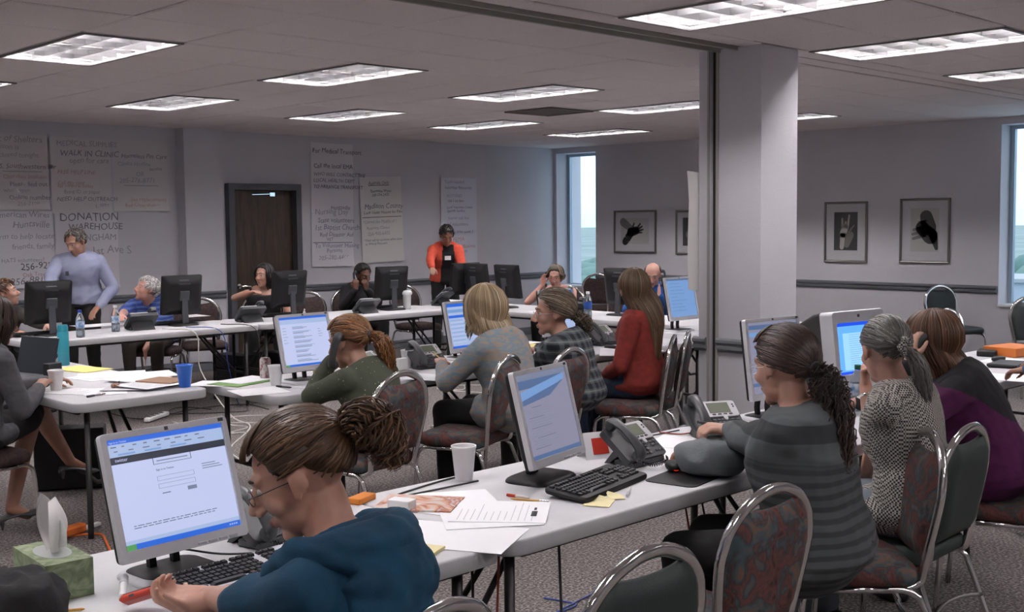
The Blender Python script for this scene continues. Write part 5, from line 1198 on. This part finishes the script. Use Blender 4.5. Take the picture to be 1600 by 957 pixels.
    for s in (-1, 1):
        a, e, w_, d, pn, cl = arms[s]
        if sleeve > 0:
            rcone(mb, a + Vector((-s * .006, 0, -.002)), a.lerp(e, min(1, sleeve * 2)), .066 * (.7 + .3 * wide), (.051 if sleeve >= 1 else .056) * (.7 + .3 * wide))
            if sleeve > .5: q = min(1, sleeve * 2 - 1); rcone(mb, e, e.lerp(w_, q * .5), .050 * (.7 + .3 * wide), .047 * (.7 + .3 * wide)); rcone(mb, e.lerp(w_, q * .5), e.lerp(w_, q * .93), .047 * (.7 + .3 * wide), .035)
        elif sleeve == 0: rcone(mb, a + Vector((-s * .045, 0, .02)), a + Vector((-s * .04, 0, -.08)), .04, .05)
    fn = None
    if open_front:
        # a second garment colour down the middle of the chest
        Fi = Matrix(((xS.x, xS.y, xS.z), (yS.x, yS.y, yS.z), (zS.x, zS.y, zS.z)))
        A = np.array(Fi); po = np.array(pS)
        def fn(c): q = (c - po) @ A.T; return ((np.abs(q[:, 0] + .02) < open_front * (1.15 - q[:, 2] * .9)) & (q[:, 1] > .02))
    if collar:
        for k in range(16):
            a0 = 2 * PI * k / 16; p0 = nb + Vector((math.cos(a0) * .062, math.sin(a0) * .058 + .008, .012 - .02 * max(0, math.sin(a0)))); rcone(mb, p0, nb + Vector((math.cos(a0 + .5) * .062, math.sin(a0 + .5) * .058 + .008, .012 - .02 * max(0, math.sin(a0 + .5)))), collar, collar, 8)
    voxel(mb, 'top', tm if isinstance(tm, (list, tuple)) else [tm], root, max(vs, .0065) * 1.15, 3, fold=fold, pick=fn)
    mb = MB(); torso(mb, .006, -.2, .16); 
    for s in (-1, 1):
        hp, kn, an = L[s]
        if skirt: rcone(mb, hp, hp.lerp(kn, .86), .098, .080)
        else: rcone(mb, hp, kn, .088 * (.6 + .4 * wide), .066); rcone(mb, kn, an + (kn - an) * .12, .064, .050); rcone(mb, an + (kn - an) * .12, an, .050, .052)
    if skirt: kL, kR = L[-1][0].lerp(L[-1][1], .8), L[1][0].lerp(L[1][1], .8); rcone(mb, kL, kR, .078, .078); rcone(mb, L[-1][0].lerp(L[-1][1], .4), L[1][0].lerp(L[1][1], .4), .088, .088)
    voxel(mb, 'skirt' if skirt else 'trousers', BM[bottom] if isinstance(bottom, str) else bottom, root, .012, 3, fold=(.004, 6, 6, 8))
    for s in (-1, 1):
        hp, kn, an = L[s]; fd = Vector((0, 1, 0)) if not feet else (Rz.transposed() @ Vector(feet)).normalized(); fd.z = 0 if an.z < .16 else -.25; fd.normalize(); b = an + Vector((0, 0, -.062)); mb = MB(); sd = Vector((-fd.y, fd.x, 0)).normalized(); upv = sd.cross(fd)
        rings = []
        for t, w2, h0, h1 in ((-.075, .018, .0, .030), (-.065, .032, -.018, .045 if not skirt else .02), (-.03, .036, -.022, .055 if not skirt else .006), (.03, .037, -.022, .045 if not skirt else .0), (.09, .043, -.022, .022), (.14, .042, -.022, .010), (.175, .030, -.020, 0), (.188, .012, -.014, -.006)):
            c = b + fd * t; rings.append([c + sd * math.cos(q) * w2 + upv * ((h1 + h0) / 2 + math.sin(q) * (h1 - h0) / 2 - .012) for q in [2 * PI * j / 14 for j in range(14)]])
        mb.ring_loft(rings)
        if skirt: rcone(mb, b - fd * .055 - Vector((0, 0, .01)), b - fd * .055 - Vector((0, 0, .045)), .014, .006)
        mb.build('shoe', BM[shoes], root, smooth=True)
    hk = dict(hair[2]) if len(hair) > 2 else {}
    make_hair(root, HM, hair[0], hair[1], seed=len(label), **hk)
    if glasses:
        mb = MB()
        for s in (-1, 1):
            mb.tube([HM @ Vector((s * .031 + .021 * math.cos(a), .103 - .10 * abs(s * .031 + .021 * math.cos(a)) ** 1.1 * .8, .004 + .0155 * math.sin(a))) for a in [2 * PI * k / 16 for k in range(16)]], .0011, 5, closed=True)
            mb.tube([HM @ Vector(p) for p in ((s * .052, .098, .008), (s * .074, .07, .010), (s * .080, .0, .010), (s * .079, -.012, .0))], .0012, 5)
            lens = MB().add([HM @ Vector((s * .031 + .020 * math.cos(a), .1025 - .10 * abs(s * .031 + .020 * math.cos(a)) ** 1.1 * .8, .004 + .0148 * math.sin(a))) for a in [2 * PI * k / 16 for k in range(16)]], [tuple(range(16))])
        mb.tube([HM @ Vector(p) for p in ((-.010, .103, .008), (0, .107, .012), (.010, .103, .008))], .0011, 5); mb.build('glasses', glasses, root, smooth=True)
    root['_'] = 0; del root['_']
    return root, dict(HM=HM, arms=arms, Rz=Rz, loc=loc, nb=nb, frame=frame, TL=TL, L=L)
def fab(name, c, c2=None, var=30, **k): return mat(name, c, .92, col2=c2, var=var, bump=.12, bscale=220, **k)
BM = {'black': fab('black_trousers', (.012, .012, .013)), 'jeans': fab('blue_jeans', (.022, .035, .07), (.035, .05, .09)), 'grey': fab('pale_grey_trousers', (.17, .195, .23)), 'charcoal': fab('charcoal_trousers', (.03, .028, .027)), 'khaki': fab('brown_trousers', (.045, .035, .028)), 'navy': fab('navy_trousers', (.015, .02, .045)), 'black_shoe': mat('black_shoe', (.015, .014, .014), .4), 'grey_shoe': mat('grey_shoe', (.06, .06, .065), .35), 'brown_shoe': mat('brown_shoe', (.05, .03, .02), .5), 'sneaker': mat('sneaker_grey', (.16, .15, .14), .7)}
def _bands(n, c, freq, thr, ca, cb, axis='Z', dist=.0):
    return _ramp(n, _wave(n, _noise_off(n, c, dist), axis, freq), [(0, ca), (thr, cb)], True)
def _noise_off(n, c, d):
    if not d: return c
    z = n.nodes.new('ShaderNodeTexNoise'); z.inputs['Scale'].default_value = 4; n.links.new(c, z.inputs[0]); a = n.nodes.new('ShaderNodeVectorMath'); a.operation = 'MULTIPLY_ADD'; n.links.new(z.outputs['Color'], a.inputs[0]); a.inputs[1].default_value = (d, d, d); n.links.new(c, a.inputs[2]); return a.outputs[0]
def plaid(ca, cb, cc, f):
    def b(n, c):
        c = _noise_off(n, c, .02); x = _wave(n, c, 'X', f); y = _wave(n, c, 'Z', f); z = _wave(n, c, 'Y', f)
        a = _mix(n, _ramp(n, x, [(.5, (0, 0, 0)), (.56, (1, 1, 1))]), ca, cb); d = _mix(n, _ramp(n, y, [(.5, (0, 0, 0)), (.56, (1, 1, 1))]), ca, cb); o = _mix(n, .5, a, d); return _mix(n, _ramp(n, y, [(.93, (0, 0, 0)), (.96, (.6, .6, .6))]), o, cc)
    return b
def hounds(n, c):
    ch = n.nodes.new('ShaderNodeTexChecker'); ch.inputs['Scale'].default_value = 135; ch.inputs['Color1'].default_value = (.50, .47, .42, 1); ch.inputs['Color2'].default_value = (.03, .03, .035, 1); n.links.new(_noise_off(n, c, .02), ch.inputs[0]); return ch.outputs[0]
def stripes_w(n, c):
    c = _noise_off(n, c, .03); lo = _ramp(n, _wave(n, c, 'Z', 8.5), [(.25, (.030, .034, .036)), (.6, (.062, .068, .072))]); hi = _ramp(n, _wave(n, c, 'Z', 2.5), [(.42, (.030, .034, .037)), (.5, (.085, .095, .10))])
    s = n.nodes.new('ShaderNodeSeparateXYZ'); n.links.new(c, s.inputs[0]); return _mix(n, _ramp(n, s.outputs['Z'], [(.88, (0, 0, 0)), (.93, (1, 1, 1))]), lo, hi)
def dots(n, c):
    v = n.nodes.new('ShaderNodeTexVoronoi'); v.inputs['Scale'].default_value = 38; v.inputs['Randomness'].default_value = .35; n.links.new(c, v.inputs[0]); return _ramp(n, v.outputs['Distance'], [(.0, (.30, .30, .20)), (.10, (.30, .30, .20)), (.13, (.058, .068, .045))])
def moire(n, c): return _ramp(n, _noise(n, _map(n, c, (3, 3, 9), rot=(.5, .3, 0)), 3.2, 3, 1.6), [(.36, (.24, .245, .25)), (.46, (.12, .23, .31)), (.52, (.26, .26, .26)), (.59, (.38, .24, .15)), (.68, (.24, .245, .25))])
def moire_s(n, c): return _mix(n, .3, moire(n, c), (.22, .225, .23))
def polo(n, c):
    c = _noise_off(n, c, .03); return _ramp(n, _wave(n, c, 'Z', 7.5), [(0, (.025, .055, .24)), (.72, (.025, .055, .24)), (.80, (.20, .28, .50)), (.92, (.20, .28, .50)), (.97, (.03, .06, .25))])
T_teal = fab('teal_fleece', (.003, .050, .10), (.003, .038, .080), 12)
T = None
T_ = {'stripe': nodes_mat('charcoal_striped_knit', .9, stripes_w), 'hounds': nodes_mat('houndstooth_cotton', .9, hounds), 'plaid': nodes_mat('dark_plaid_flannel', .9, plaid((.012, .014, .02), (.10, .115, .13), (.22, .22, .20), 5.2)), 'moire': nodes_mat('grey_blue_orange_weave', .85, moire_s), 'green': nodes_mat('green_dotted_knit', .9, dots), 'polo': nodes_mat('blue_striped_polo', .85, polo), 'red': fab('rust_red_sweater', (.24, .028, .020), (.19, .022, .018)), 'coral': fab('coral_cardigan', (.62, .085, .045), (.54, .07, .04)), 'black': fab('black_knit', (.010, .010, .012)), 'blueshirt': fab('pale_blue_shirt', (.31, .335, .46), (.28, .30, .43), 8), 'purple': fab('purple_wool', (.085, .008, .065), (.07, .006, .055)), 'greysw': fab('grey_sweater', (.11, .11, .12), (.09, .09, .10)), 'jacket': fab('dark_grey_jacket', (.075, .068, .062), (.055, .05, .046)), 'royal': fab('royal_blue_shirt', (.02, .10, .35)), 'denim': fab('pale_denim', (.12, .19, .30), (.10, .15, .25)), 'tank': fab('grey_tank', (.10, .09, .09))}
def hw(px, py, y=None, x=None):
    d = CAM_ROT @ Vector((px - 800, -(py - 478.5), -F_PX)); t = (y / d.y) if y is not None else (x / d.x); return Vector((d.x * t, d.y * t, CAM_H + d.z * t))
# ---------------------------------------------------------------- the people
H_brown = hair_mats('hair_brown', (.085, .040, .017), (.18, .092, .042)); H_dk = hair_mats('hair_dark_brown', (.045, .026, .018), (.085, .05, .035)); H_aub = hair_mats('hair_auburn', (.20, .085, .030), (.36, .19, .09)); H_blond = hair_mats('hair_blond', (.30, .21, .115), (.52, .42, .28)); H_ash = hair_mats('hair_ash_brown', (.11, .078, .05), (.25, .20, .145)); H_long = hair_mats('hair_long_brown', (.12, .072, .038), (.27, .18, .10)); H_grey = hair_mats('hair_grey', (.12, .115, .10), (.27, .26, .24)); H_red = hair_mats('hair_chestnut', (.10, .042, .018), (.19, .09, .045)); H_white = hair_mats('hair_white', (.46, .44, .42), (.66, .64, .62)); H_black = hair_mats('hair_black', (.010, .008, .008), (.022, .018, .016)); H_salt = hair_mats('hair_salt_pepper', (.12, .105, .09), (.24, .22, .20))
# foreground woman in the teal hoodie
hp_ = Vector((1.25, 2.53, .785))
r1, q = person('woman in teal hooded top with messy ponytail and glasses, nearest the camera', hw(472, 745, y=2.02), 108, ('pony', H_brown, dict(n=520, gather=(180, 14), strand=.0030, bangs=22, bw=.62, bn=60, vol=1.05, tail=dict(path=[(0.0, -.03, .012), (.01, -.070, .0), (.015, -.095, -.045), (.005, -.085, -.095)], r=.050, n=340, wave=.010, freq=2.6, thick=.9))), T_teal, 'black', lean=20, bend=.9, head=(28, -24, 0), hs=1.07, vs=.0052, hl=hp_ + Vector((.085, -.045, -.01)), hr=hp_ + Vector((-.02, -.10, -.01)), el=(-.8, -.3, -.9), er=(.6, -.3, -.8), curl=(48, 52), pnl=(-.5, .1, .7), pnr=(.3, .4, .7), hdl=(-.75, .65, 0), hdr=(-.1, 1, .02), sleeve=.62, glasses=M_gl, fold=(.006, 5, 5, 6), neckline=.03, wide=.94, hem=.10)
# hood folded on the shoulders
nb = q['nb']; mb = MB()
P = [nb + Vector((.125 * math.cos(a), .12 * math.sin(a) - .012, -.012 - .09 * max(0, math.sin(a)) + .01 * max(0, -math.sin(a)))) for a in [2 * PI * k / 24 for k in range(25)]]
for k in range(24):
    b = max(0, -math.sin(2 * PI * (k + .5) / 24)); rcone(mb, P[k], P[k + 1], .034 + .02 * b, .034 + .02 * b, 10)
mb.ell(nb + Vector((0, -.145, -.085)), (.135, .070, .10), 16, 10); mb.ell(nb + Vector((0, -.165, -.15)), (.08, .055, .08), 12, 8)
voxel(mb, 'hood', T_teal, r1, .007, 4, fold=(.010, 8, 8, 16))
t = thing('mobile_phone', 'red and grey mobile phone in the hooded woman\'s hands', 'phone', tuple(hp_ + Vector((.0, .02, .0))), R_(-45)); t.rotation_euler = (R_(-18), R_(28), R_(42)); MB().box((0, 0, 0), (.052, .105, .018), bev=.007).build('body', mat('phone_red', (.52, .05, .025), .35), t); MB().box((0, 0, .0096), (.040, .085, .002), bev=.001).build('screen', M_dgrey, t)
for k in (-1, 1): MB().box((k * .0262, .02, 0), (.002, .012, .006)).build('side_button', M_dgrey, t)
t = thing('marker_pen', 'white capped marker beyond the red mobile phone', 'pen', tuple(hp_ + Vector((-.015, .10, -.02)))); MB().lathe([(0, 0), (.009, 0), (.009, .05), (0, .05)], 14, M=Matrix.Rotation(R_(60), 4, 'Z') @ Matrix.Rotation(R_(70), 4, 'Y')).build('barrel', M_white, t, smooth=40); MB().lathe([(0, .051), (.0105, .051), (.0105, .078), (.009, .082), (0, .082)], 14, M=Matrix.Rotation(R_(60), 4, 'Z') @ Matrix.Rotation(R_(70), 4, 'Y')).build('cap', M_silver, t, smooth=40)
# striped sweater
r2, q = person('large woman in charcoal striped sweater with long curly ponytail', hw(1226, 576, y=2.08), 106, ('pony', H_dk, dict(n=300, gather=(180, -22), strand=.004, vol=1.06, bangs=28, tail=dict(path=[(.0, -.04, -.05), (.01, -.06, -.16), (.0, -.07, -.30), (.0, -.05, -.43)], r=.062, n=300, wave=.012, freq=4.5, thick=.8))), T_['stripe'], 'black', lean=7, bend=.8, head=(-26, -8, 0), wide=1.5, shw=.88, hs=1.08, deep=.9, hl=hw(1136, 672, y=2.42), el=(-1.2, -.1, -.8), hr=(3.5, 2.6, .80), er=(.6, -.2, -1), curl=(55, 40), pnl=(0, .3, -1), vs=.0065, fold=(.006, 4, 4, 12), glasses=M_silver, hem=.14, hdl=(-.6, .6, .1))
pencil(tuple(at(1092, 660, .90)), tuple(at(1150, 670, .86)), 'silver pen held in the striped sweater woman\'s fingers', M_alu, 'pen', .0045, cap=M_dgrey)
# houndstooth
r3, q = person('grey-haired woman in short-sleeved houndstooth shirt, chin on hand', hw(1382, 550, y=2.12), 97, ('pony', H_grey, dict(n=320, gather=(180, -12), strand=.0038, vol=1.02, tail=dict(path=[(.01, -.05, -.06), (.02, -.07, -.15), (.03, -.08, -.22)], r=.034, n=150, wave=.002, thick=1.0))), T_['hounds'], 'grey', lean=9, bend=.8, head=(-38, -8, 0), wide=1.1, hs=1.04, hl=hw(1352, 745, y=2.30), el=(-.9, -.4, -.7), hr=hw(1352, 600, y=2.33), er=(.1, .7, -1), curl=(45, 75), pnr=(.3, -1, .2), hdr=(-.35, -.1, 1), sleeve=.42, vs=.0065, fold=(.004, 6, 6, 8), collar=.012, hem=.10)
tie = q['HM'] @ Vector((0, -.127, .015)); mb = MB(); mb.tube([tie + Vector((math.cos(a) * .026, -.005, math.sin(a) * .026)) + Vector((noise.noise(Vector((a * 3, 0, 0))), noise.noise(Vector((a * 3, 5, 0))), 0)) * .014 for a in [2 * PI * k / 22 for k in range(22)]], .013, 8, closed=True); mb.build('scrunchie', nodes_mat('scrunchie_check', .9, hounds), r3, smooth=True)
w_ = q['arms'][1][2]; e_ = q['arms'][1][1]; d = (w_ - e_).normalized(); u = d.orthogonal().normalized(); v = d.cross(u); c = w_.lerp(e_, .2)
MB().tube([c + u * math.cos(a) * .033 + v * math.sin(a) * .031 for a in [2 * PI * k / 18 for k in range(18)]], .006, 6, closed=True, flat=2).build('watch', M_chrome, r3, smooth=True)
# purple and black
r4, q = person('woman in black and purple top, long chestnut hair, phone at ear', hw(1455, 538, y=2.28), 112, ('loose', H_red, dict(n=380, length=.26, strand=.0045, vol=1.1, wave=.005, bangs=24, push=.05)), [T_['purple'], T_['black']], 'black', lean=24, bend=.6, head=(-24, -4, 0), wide=1.25, hs=1.06, hl=hw(1422, 566, y=2.18), el=(-.5, .5, -1), hr=(4.9, 2.7, .80), curl=(30, 40), pnl=(.7, -.3, 0), hdl=(.25, .1, .9), vs=.0065, fold=(.005, 5, 5, 9), open_front=None, hem=.12)
o = [c for c in r4.children if c.name.startswith('top')][0]; me = o.data
for p in me.polygons:
    c = p.center
    if c.z > q['nb'].z - .13 - .5 * max(0, c.x) + .10 * math.sin(c.y * 8): p.material_index = 1
handset(q['HM'] @ Matrix.Translation((-.098, .02, -.035)) @ Matrix.Rotation(R_(90), 4, 'Y') @ Matrix.Rotation(R_(20), 4, 'Y'), 'handset_tmp', None)
def free_handset(HM, root, label, s=-1, dy=.02):
    t = thing('phone_handset', label, 'phone', tuple(root.location), root.rotation_euler.z)
    handset(HM @ Matrix.Scale(.85, 4) @ Matrix.Translation((s * .112, dy, -.03)) @ Matrix.Rotation(R_(-62), 4, 'X') @ Matrix.Rotation(R_(90) * s * -1, 4, 'Y') @ Matrix.Rotation(R_(90), 4, 'Z') @ Matrix.Rotation(PI, 4, 'X'), 'handset', t)
    return t
for o in [o for o in COL.objects if o.name.startswith('handset_tmp')]: bpy.data.objects.remove(o)
free_handset(q['HM'], r4, 'black handset at the ear of the black and purple woman')
# green dotted sweater
r5, q = person('woman in green dotted sweater with auburn ponytail, elbow on table', hw(546, 538, y=4.93), 106, ('pony', H_aub, dict(n=280, gather=(180, -12), strand=.0042, vol=1.03, bangs=26, tail=dict(path=[(.02, -.05, -.03), (.05, -.07, -.12), (.07, -.08, -.23)], r=.045, n=170, wave=.006, freq=4))), T_['green'], 'black', lean=20, bend=.9, hs=1.12, wide=1.1, head=(6, -14, 0), hl=hw(519, 560, y=5.08), el=(-.5, .9, -1), hr=(4.0, 5.5, .79), er=(.7, -.2, -1), curl=(40, 30), pnl=(.8, -.3, 0), hdl=(.2, -.1, 1), sleeve=1, vs=.0075, hem=.08)
free_handset(q['HM'], r5, 'black handset held by the green sweater woman')
# blonde
r6, q = person('blonde woman in grey blazer with blue and orange shimmer', hw(757, 490, y=4.95), 100, ('bob', H_blond, dict(n=420, length=.16, strand=.0056, vol=1.2, curlin=-.05, push=.02)), T_['moire'], 'black', lean=18, bend=.8, hs=1.14, head=(-12, -6, 0), wide=1.2, hl=at(690, 570, .82), el=(-1, -.1, -.9), hr=(5.2, 5.5, .79), curl=(30, 30), vs=.0075, fold=(.005, 5, 5, 8), hem=.13)
pencil(tuple(at(677, 551, .86)), tuple(at(697, 569, .83)), 'yellow pencil in the blonde woman\'s hand', M_yel)
# plaid
r7, q = person('woman in dark plaid shirt with brown ponytail and glasses, facing left', hw(864, 491, y=4.98), 112, ('pony', H_ash, dict(n=340, gather=(180, -30), strand=.0045, vol=1.16, tail=dict(path=[(.01, -.05, -.02), (.03, -.08, -.07), (.03, -.09, -.12)], r=.052, n=170, wave=.010, freq=4))), T_['plaid'], 'charcoal', lean=14, bend=.8, hs=1.14, head=(34, -2, 0), wide=1.25, hl=hw(812, 580, y=5.3), hr=(5.6, 5.5, .79), glasses=M_silver, vs=.0075, hem=.12)
# long hair, red sweater
r8, q = person('woman in red sweater with very long straight brown hair', hw(990, 456, y=4.92), 108, ('loose', H_long, dict(n=460, length=.44, strand=.0056, vol=1.08, push=.10)), T_['red'], 'jeans', lean=4, bend=.4, hs=1.1, head=(-48, -4, 0), wide=1.08, hl=hw(945, 588, y=5.05), el=(-.9, -.5, -.6), hr=hw(955, 585, y=5.08), vs=.0075, curl=(50, 50), shoes='sneaker', hem=.05)
# left woman in grey sweater, crossed legs
r17, q = person('woman in grey sweater and black skirt with crossed bare legs, far left', hw(-4, 505, y=6.34), 12, ('loose', H_dk, dict(n=260, length=.16, strand=.005, vol=1.05)), T_['greysw'], 'black', lean=14, bend=.6, head=(-4, -12, 0), hr=at(62, 605, .79), hl=at(75, 596, .79), er=(.6, -.4, -1), curl=(35, 35), skirt=True, shoes='grey_shoe', vs=.0075, fold=(.006, 6, 6, 9), hem=.08,
    legs=[(hw(62, 640, y=6.62), hw(110, 722, y=6.95)), (hw(52, 650, y=6.60), at(18, 795, .12))], feet=(.8, .1, 0), skin='tan')
# far left in dark jacket
r9, q = person('woman in dark grey jacket looking up at the standing man, left edge', hw(8, 460, y=10.25), 285, ('short', H_red, dict(n=240, vol=1.08, strand=.006)), T_['jacket'], 'black', lean=14, head=(48, 14, 0), vs=.009, hr=(3.75, 9.75, .78), hl=(4.05, 9.7, .78), wide=1.0)
# standing man
r10, q = person('standing man in pale blue shirt with grey hair, looking down', hw(119, 380, y=10.55), 236, ('short', H_salt, dict(n=300, vol=1.03, strand=.006, recede=10)), T_['blueshirt'], 'charcoal', skin='tan', seated=False, hipz=.98, lean=12, side=0, head=(-30, -22, 6), wide=1.12, shw=1.05, fem=False, hl=hw(153, 480, y=10.42), el=(-.8, -.6, -.2), hr=hw(72, 468, y=10.15), er=(.9, -.4, -.2), vs=.009, sleeve=1, fold=(.008, 6, 6, 8), collar=.012, curl=(30, 20))
MB().box((0, 0, 0), (.03, .004, .04), M=Matrix.Translation((.08, q['frame'](.62)[0].y + .155, q['frame'](.62)[0].z)), bev=.001).build('shirt_badge', M_dgrey, r10)
# white-haired man
r11, q = person('white-haired man in blue striped polo looking up over his shoulder', hw(229, 454, y=10.22), 226, ('short', H_white, dict(n=360, vol=1.06, strand=.007)), T_['polo'], 'khaki', skin='pink', lean=26, bend=.7, head=(-48, 18, 0), wide=1.18, fem=False, hr=at(172, 509, .79), er=(.9, -.1, -.5), hl=hw(218, 562, y=10.0), el=(-.3, -.6, -.4), sleeve=.45, vs=.009, hdl=(0, 0, -1), collar=.012, curl=(15, 25), fold=(.005, 5, 5, 8))
# seated by the door
r12, q = person('woman in black tank top with straight dark hair, before the door', hw(412, 432, y=10.5), 240, ('loose', H_black, dict(n=260, length=.17, strand=.006, vol=1.04)), T_['black'], 'black', lean=8, head=(-38, 2, 0), hr=hw(392, 458, y=10.25), er=(1, .2, -.3), hl=hw(440, 500, y=10.2), sleeve=0, neckline=.14, vs=.009, wide=1.05, curl=(50, 30))
# on the phone, black coat
r13, q = person('woman in black coat talking on a handset, chin on her hand', hw(567, 431, y=10.42), 256, ('pony', H_black, dict(n=200, gather=(180, 10), strand=.006, vol=1.06)), T_['black'], 'black', skin='dark', lean=16, head=(12, -16, 0), wide=1.15, hl=hw(572, 452, y=10.2), el=(-.6, .2, -1), hr=hw(556, 452, y=10.22), er=(.6, .2, -1), curl=(70, 60), vs=.009, hdl=(-.2, 0, 1), hdr=(0, 0, 1), pnl=(0, 1, 0), pnr=(.5, .5, 0), collar=.020)
for k in range(4):
    p_, x_, y_, z_ = q['frame'](.45 + .12 * (k % 2) * 2); MB().ell(p_ + x_ * (.07 if k < 2 else -.07) + y_ * .155, (.009, .005, .009), 10, 6).build('coat_button', M_silver, r13, smooth=True)
free_handset(q['HM'], r13, 'black handset at the ear of the black-coated woman', s=1)
# standing in coral cardigan
r14, q = person('standing woman in coral red cardigan over black, leaning over the table', hw(698, 388, y=10.55), 236, ('short', H_black, dict(n=240, vol=1.04, strand=.005)), [T_['coral'], T_['black']], 'black', skin='olive', seated=False, hipz=.98, lean=18, bend=.7, head=(4, -30, 0), wide=1.0, hr=hw(674, 462, y=9.86), er=(.9, -.2, -.2), hl=hw(722, 468, y=9.98), el=(-.9, -.3, -.2), vs=.009, open_front=.065, curl=(30, 30), tl=.43)
p_, x_, y_, z_ = q['frame'](.72); MB().box((0, 0, 0), (.075, .004, .05), M=Matrix.Translation(p_ + y_ * .145 + x_ * -.01), bev=.001).build('name_badge', M_white, r14)
# glasses, on the phone
r15, q = person('woman in glasses and sleeveless top phoning, by the narrow window', hw(868, 436, x=9.35), 205, ('bob', H_ash, dict(n=240, length=.05, strand=.006, vol=1.06, curlin=.02)), T_['tank'], 'black', skin='pink', lean=14, head=(4, -12, -4), wide=1.15, hr=hw(848, 446, x=9.22), er=(.8, .3, -1), hl=hw(890, 500, x=9.1), curl=(60, 30), sleeve=0, neckline=.08, glasses=mat('glasses_maroon', (.2, .03, .04), .4), vs=.009, hdr=(0, 0, 1), pnr=(0, -1, 0))
free_handset(q['HM'], r15, 'black handset at the ear of the woman in glasses', s=1)
# balding man
r16, q = person('balding man in blue shirt behind the long-haired woman\'s head', hw(1020, 430, x=9.25), 222, ('bald', H_ash, dict(n=200, strand=.006)), T_['royal'], 'black', skin='pink', lean=14, head=(-10, -24, 0), wide=1.1, fem=False, hr=hw(1000, 452, x=9.1), hl=hw(1030, 462, x=9.1), el=(-.6, .2, -1), er=(.6, .2, -1), curl=(60, 60), vs=.009, hdl=(0, 0, 1), collar=.012)
free_handset(q['HM'], r16, 'black handset at the balding man\'s ear', s=-1)
# just inside the right edge
r18, q = person('person in pale denim sleeve and black trousers, cut off by the right edge', Vector((6.22, 1.98, 1.20)), 97, ('short', H_dk, dict(n=120, vol=1.04, strand=.006)), T_['denim'], 'black', lean=10, hl=(6.14, 2.62, .80), hr=(6.5, 2.75, .80), vs=.009)
# ---------------------------------------------------------------- chairs under and beside them
def under(root, kind, label, daz=0, back=0.0, dx=0.0):
    az = math.degrees(root.rotation_euler.z) + 90 + daz; a = R_(az); return chair(kind, root.location.x - math.cos(a) * back + dx, root.location.y - math.sin(a) * back, az, label)
def chair_top(kind, x, y, az, label): a = R_(az); return chair(kind, x + .27 * math.cos(a), y + .27 * math.sin(a), az, label)
chair_top('black', 1.45, 1.70, 100, 'black chair whose chrome hoop peeks behind the teal hoodie')
chair_top('floral', 3.88, 1.86, 134, 'floral banquet chair the striped sweater woman sits on')
chair_top('black', 4.08, 1.80, 92, 'black vinyl banquet chair behind the houndstooth shirt')
under(r4, 'floral', 'floral banquet chair under the black and purple woman', -4, .04)
chair_top('floral', 3.65, 4.54, 100, 'floral banquet chair behind the green sweater woman')
chair_top('floral', 4.49, 4.62, 112, 'floral banquet chair behind the blonde woman')
chair_top('floral', 5.01, 4.62, 100, 'floral banquet chair behind the plaid shirt woman')
chair_top('floral', 5.98, 4.61, 122, 'floral banquet chair behind the red sweater woman')
under(r17, 'brown', 'dark chair under the woman in the grey sweater', 0, .0)
for r, l in ((r9, 'dark chair under the woman in the dark jacket'), (r11, 'dark chair under the white-haired man'), (r12, 'dark chair under the woman by the door'), (r13, 'dark chair under the black-coated woman'), (r15, 'dark chair under the woman in glasses'), (r16, 'dark chair under the balding man'), (r18, 'dark chair at the right edge under the denim sleeve')): under(r, 'brown', l, 0, .0)
chair('floral', 2.79, 2.06, 88, 'empty floral banquet chair nearest the camera')
chair('black', 2.06, 1.92, 88, 'empty black vinyl banquet chair in the foreground, bottom centre')
chair_top('floral', 6.28, 4.72, 122, 'floral chair tucked between the red sweater chair and the column')
chair('black', 12.15, 5.52, 246, 'black vinyl banquet chair against the picture wall')
chair('black', 10.9, 4.15, 215, 'black chair at the right edge below the wide window')
chair('brown', 12.0, 10.6, 215, 'tall dark chair before the narrow window')
chair('brown', on_y(318, 10.5), 10.5, 250, 'empty dark chair beside the white-haired man\'s monitor')
chair('brown', on_y(492, 10.45), 10.45, 255, 'empty dark chair right of the woman by the door')
chair('brown', on_y(652, 10.45), 10.45, 265, 'empty dark chair between the black coat and the red cardigan')
chair('brown', 9.45, 6.55, 200, 'dark chair with chrome hoop beside the column, near the blue screen')
chair('brown', 9.45, 8.1, 190, 'dark chair between the woman in glasses and the balding man')
chair('black', 8.9, 4.35, 150, 'chair half hidden behind the square column')
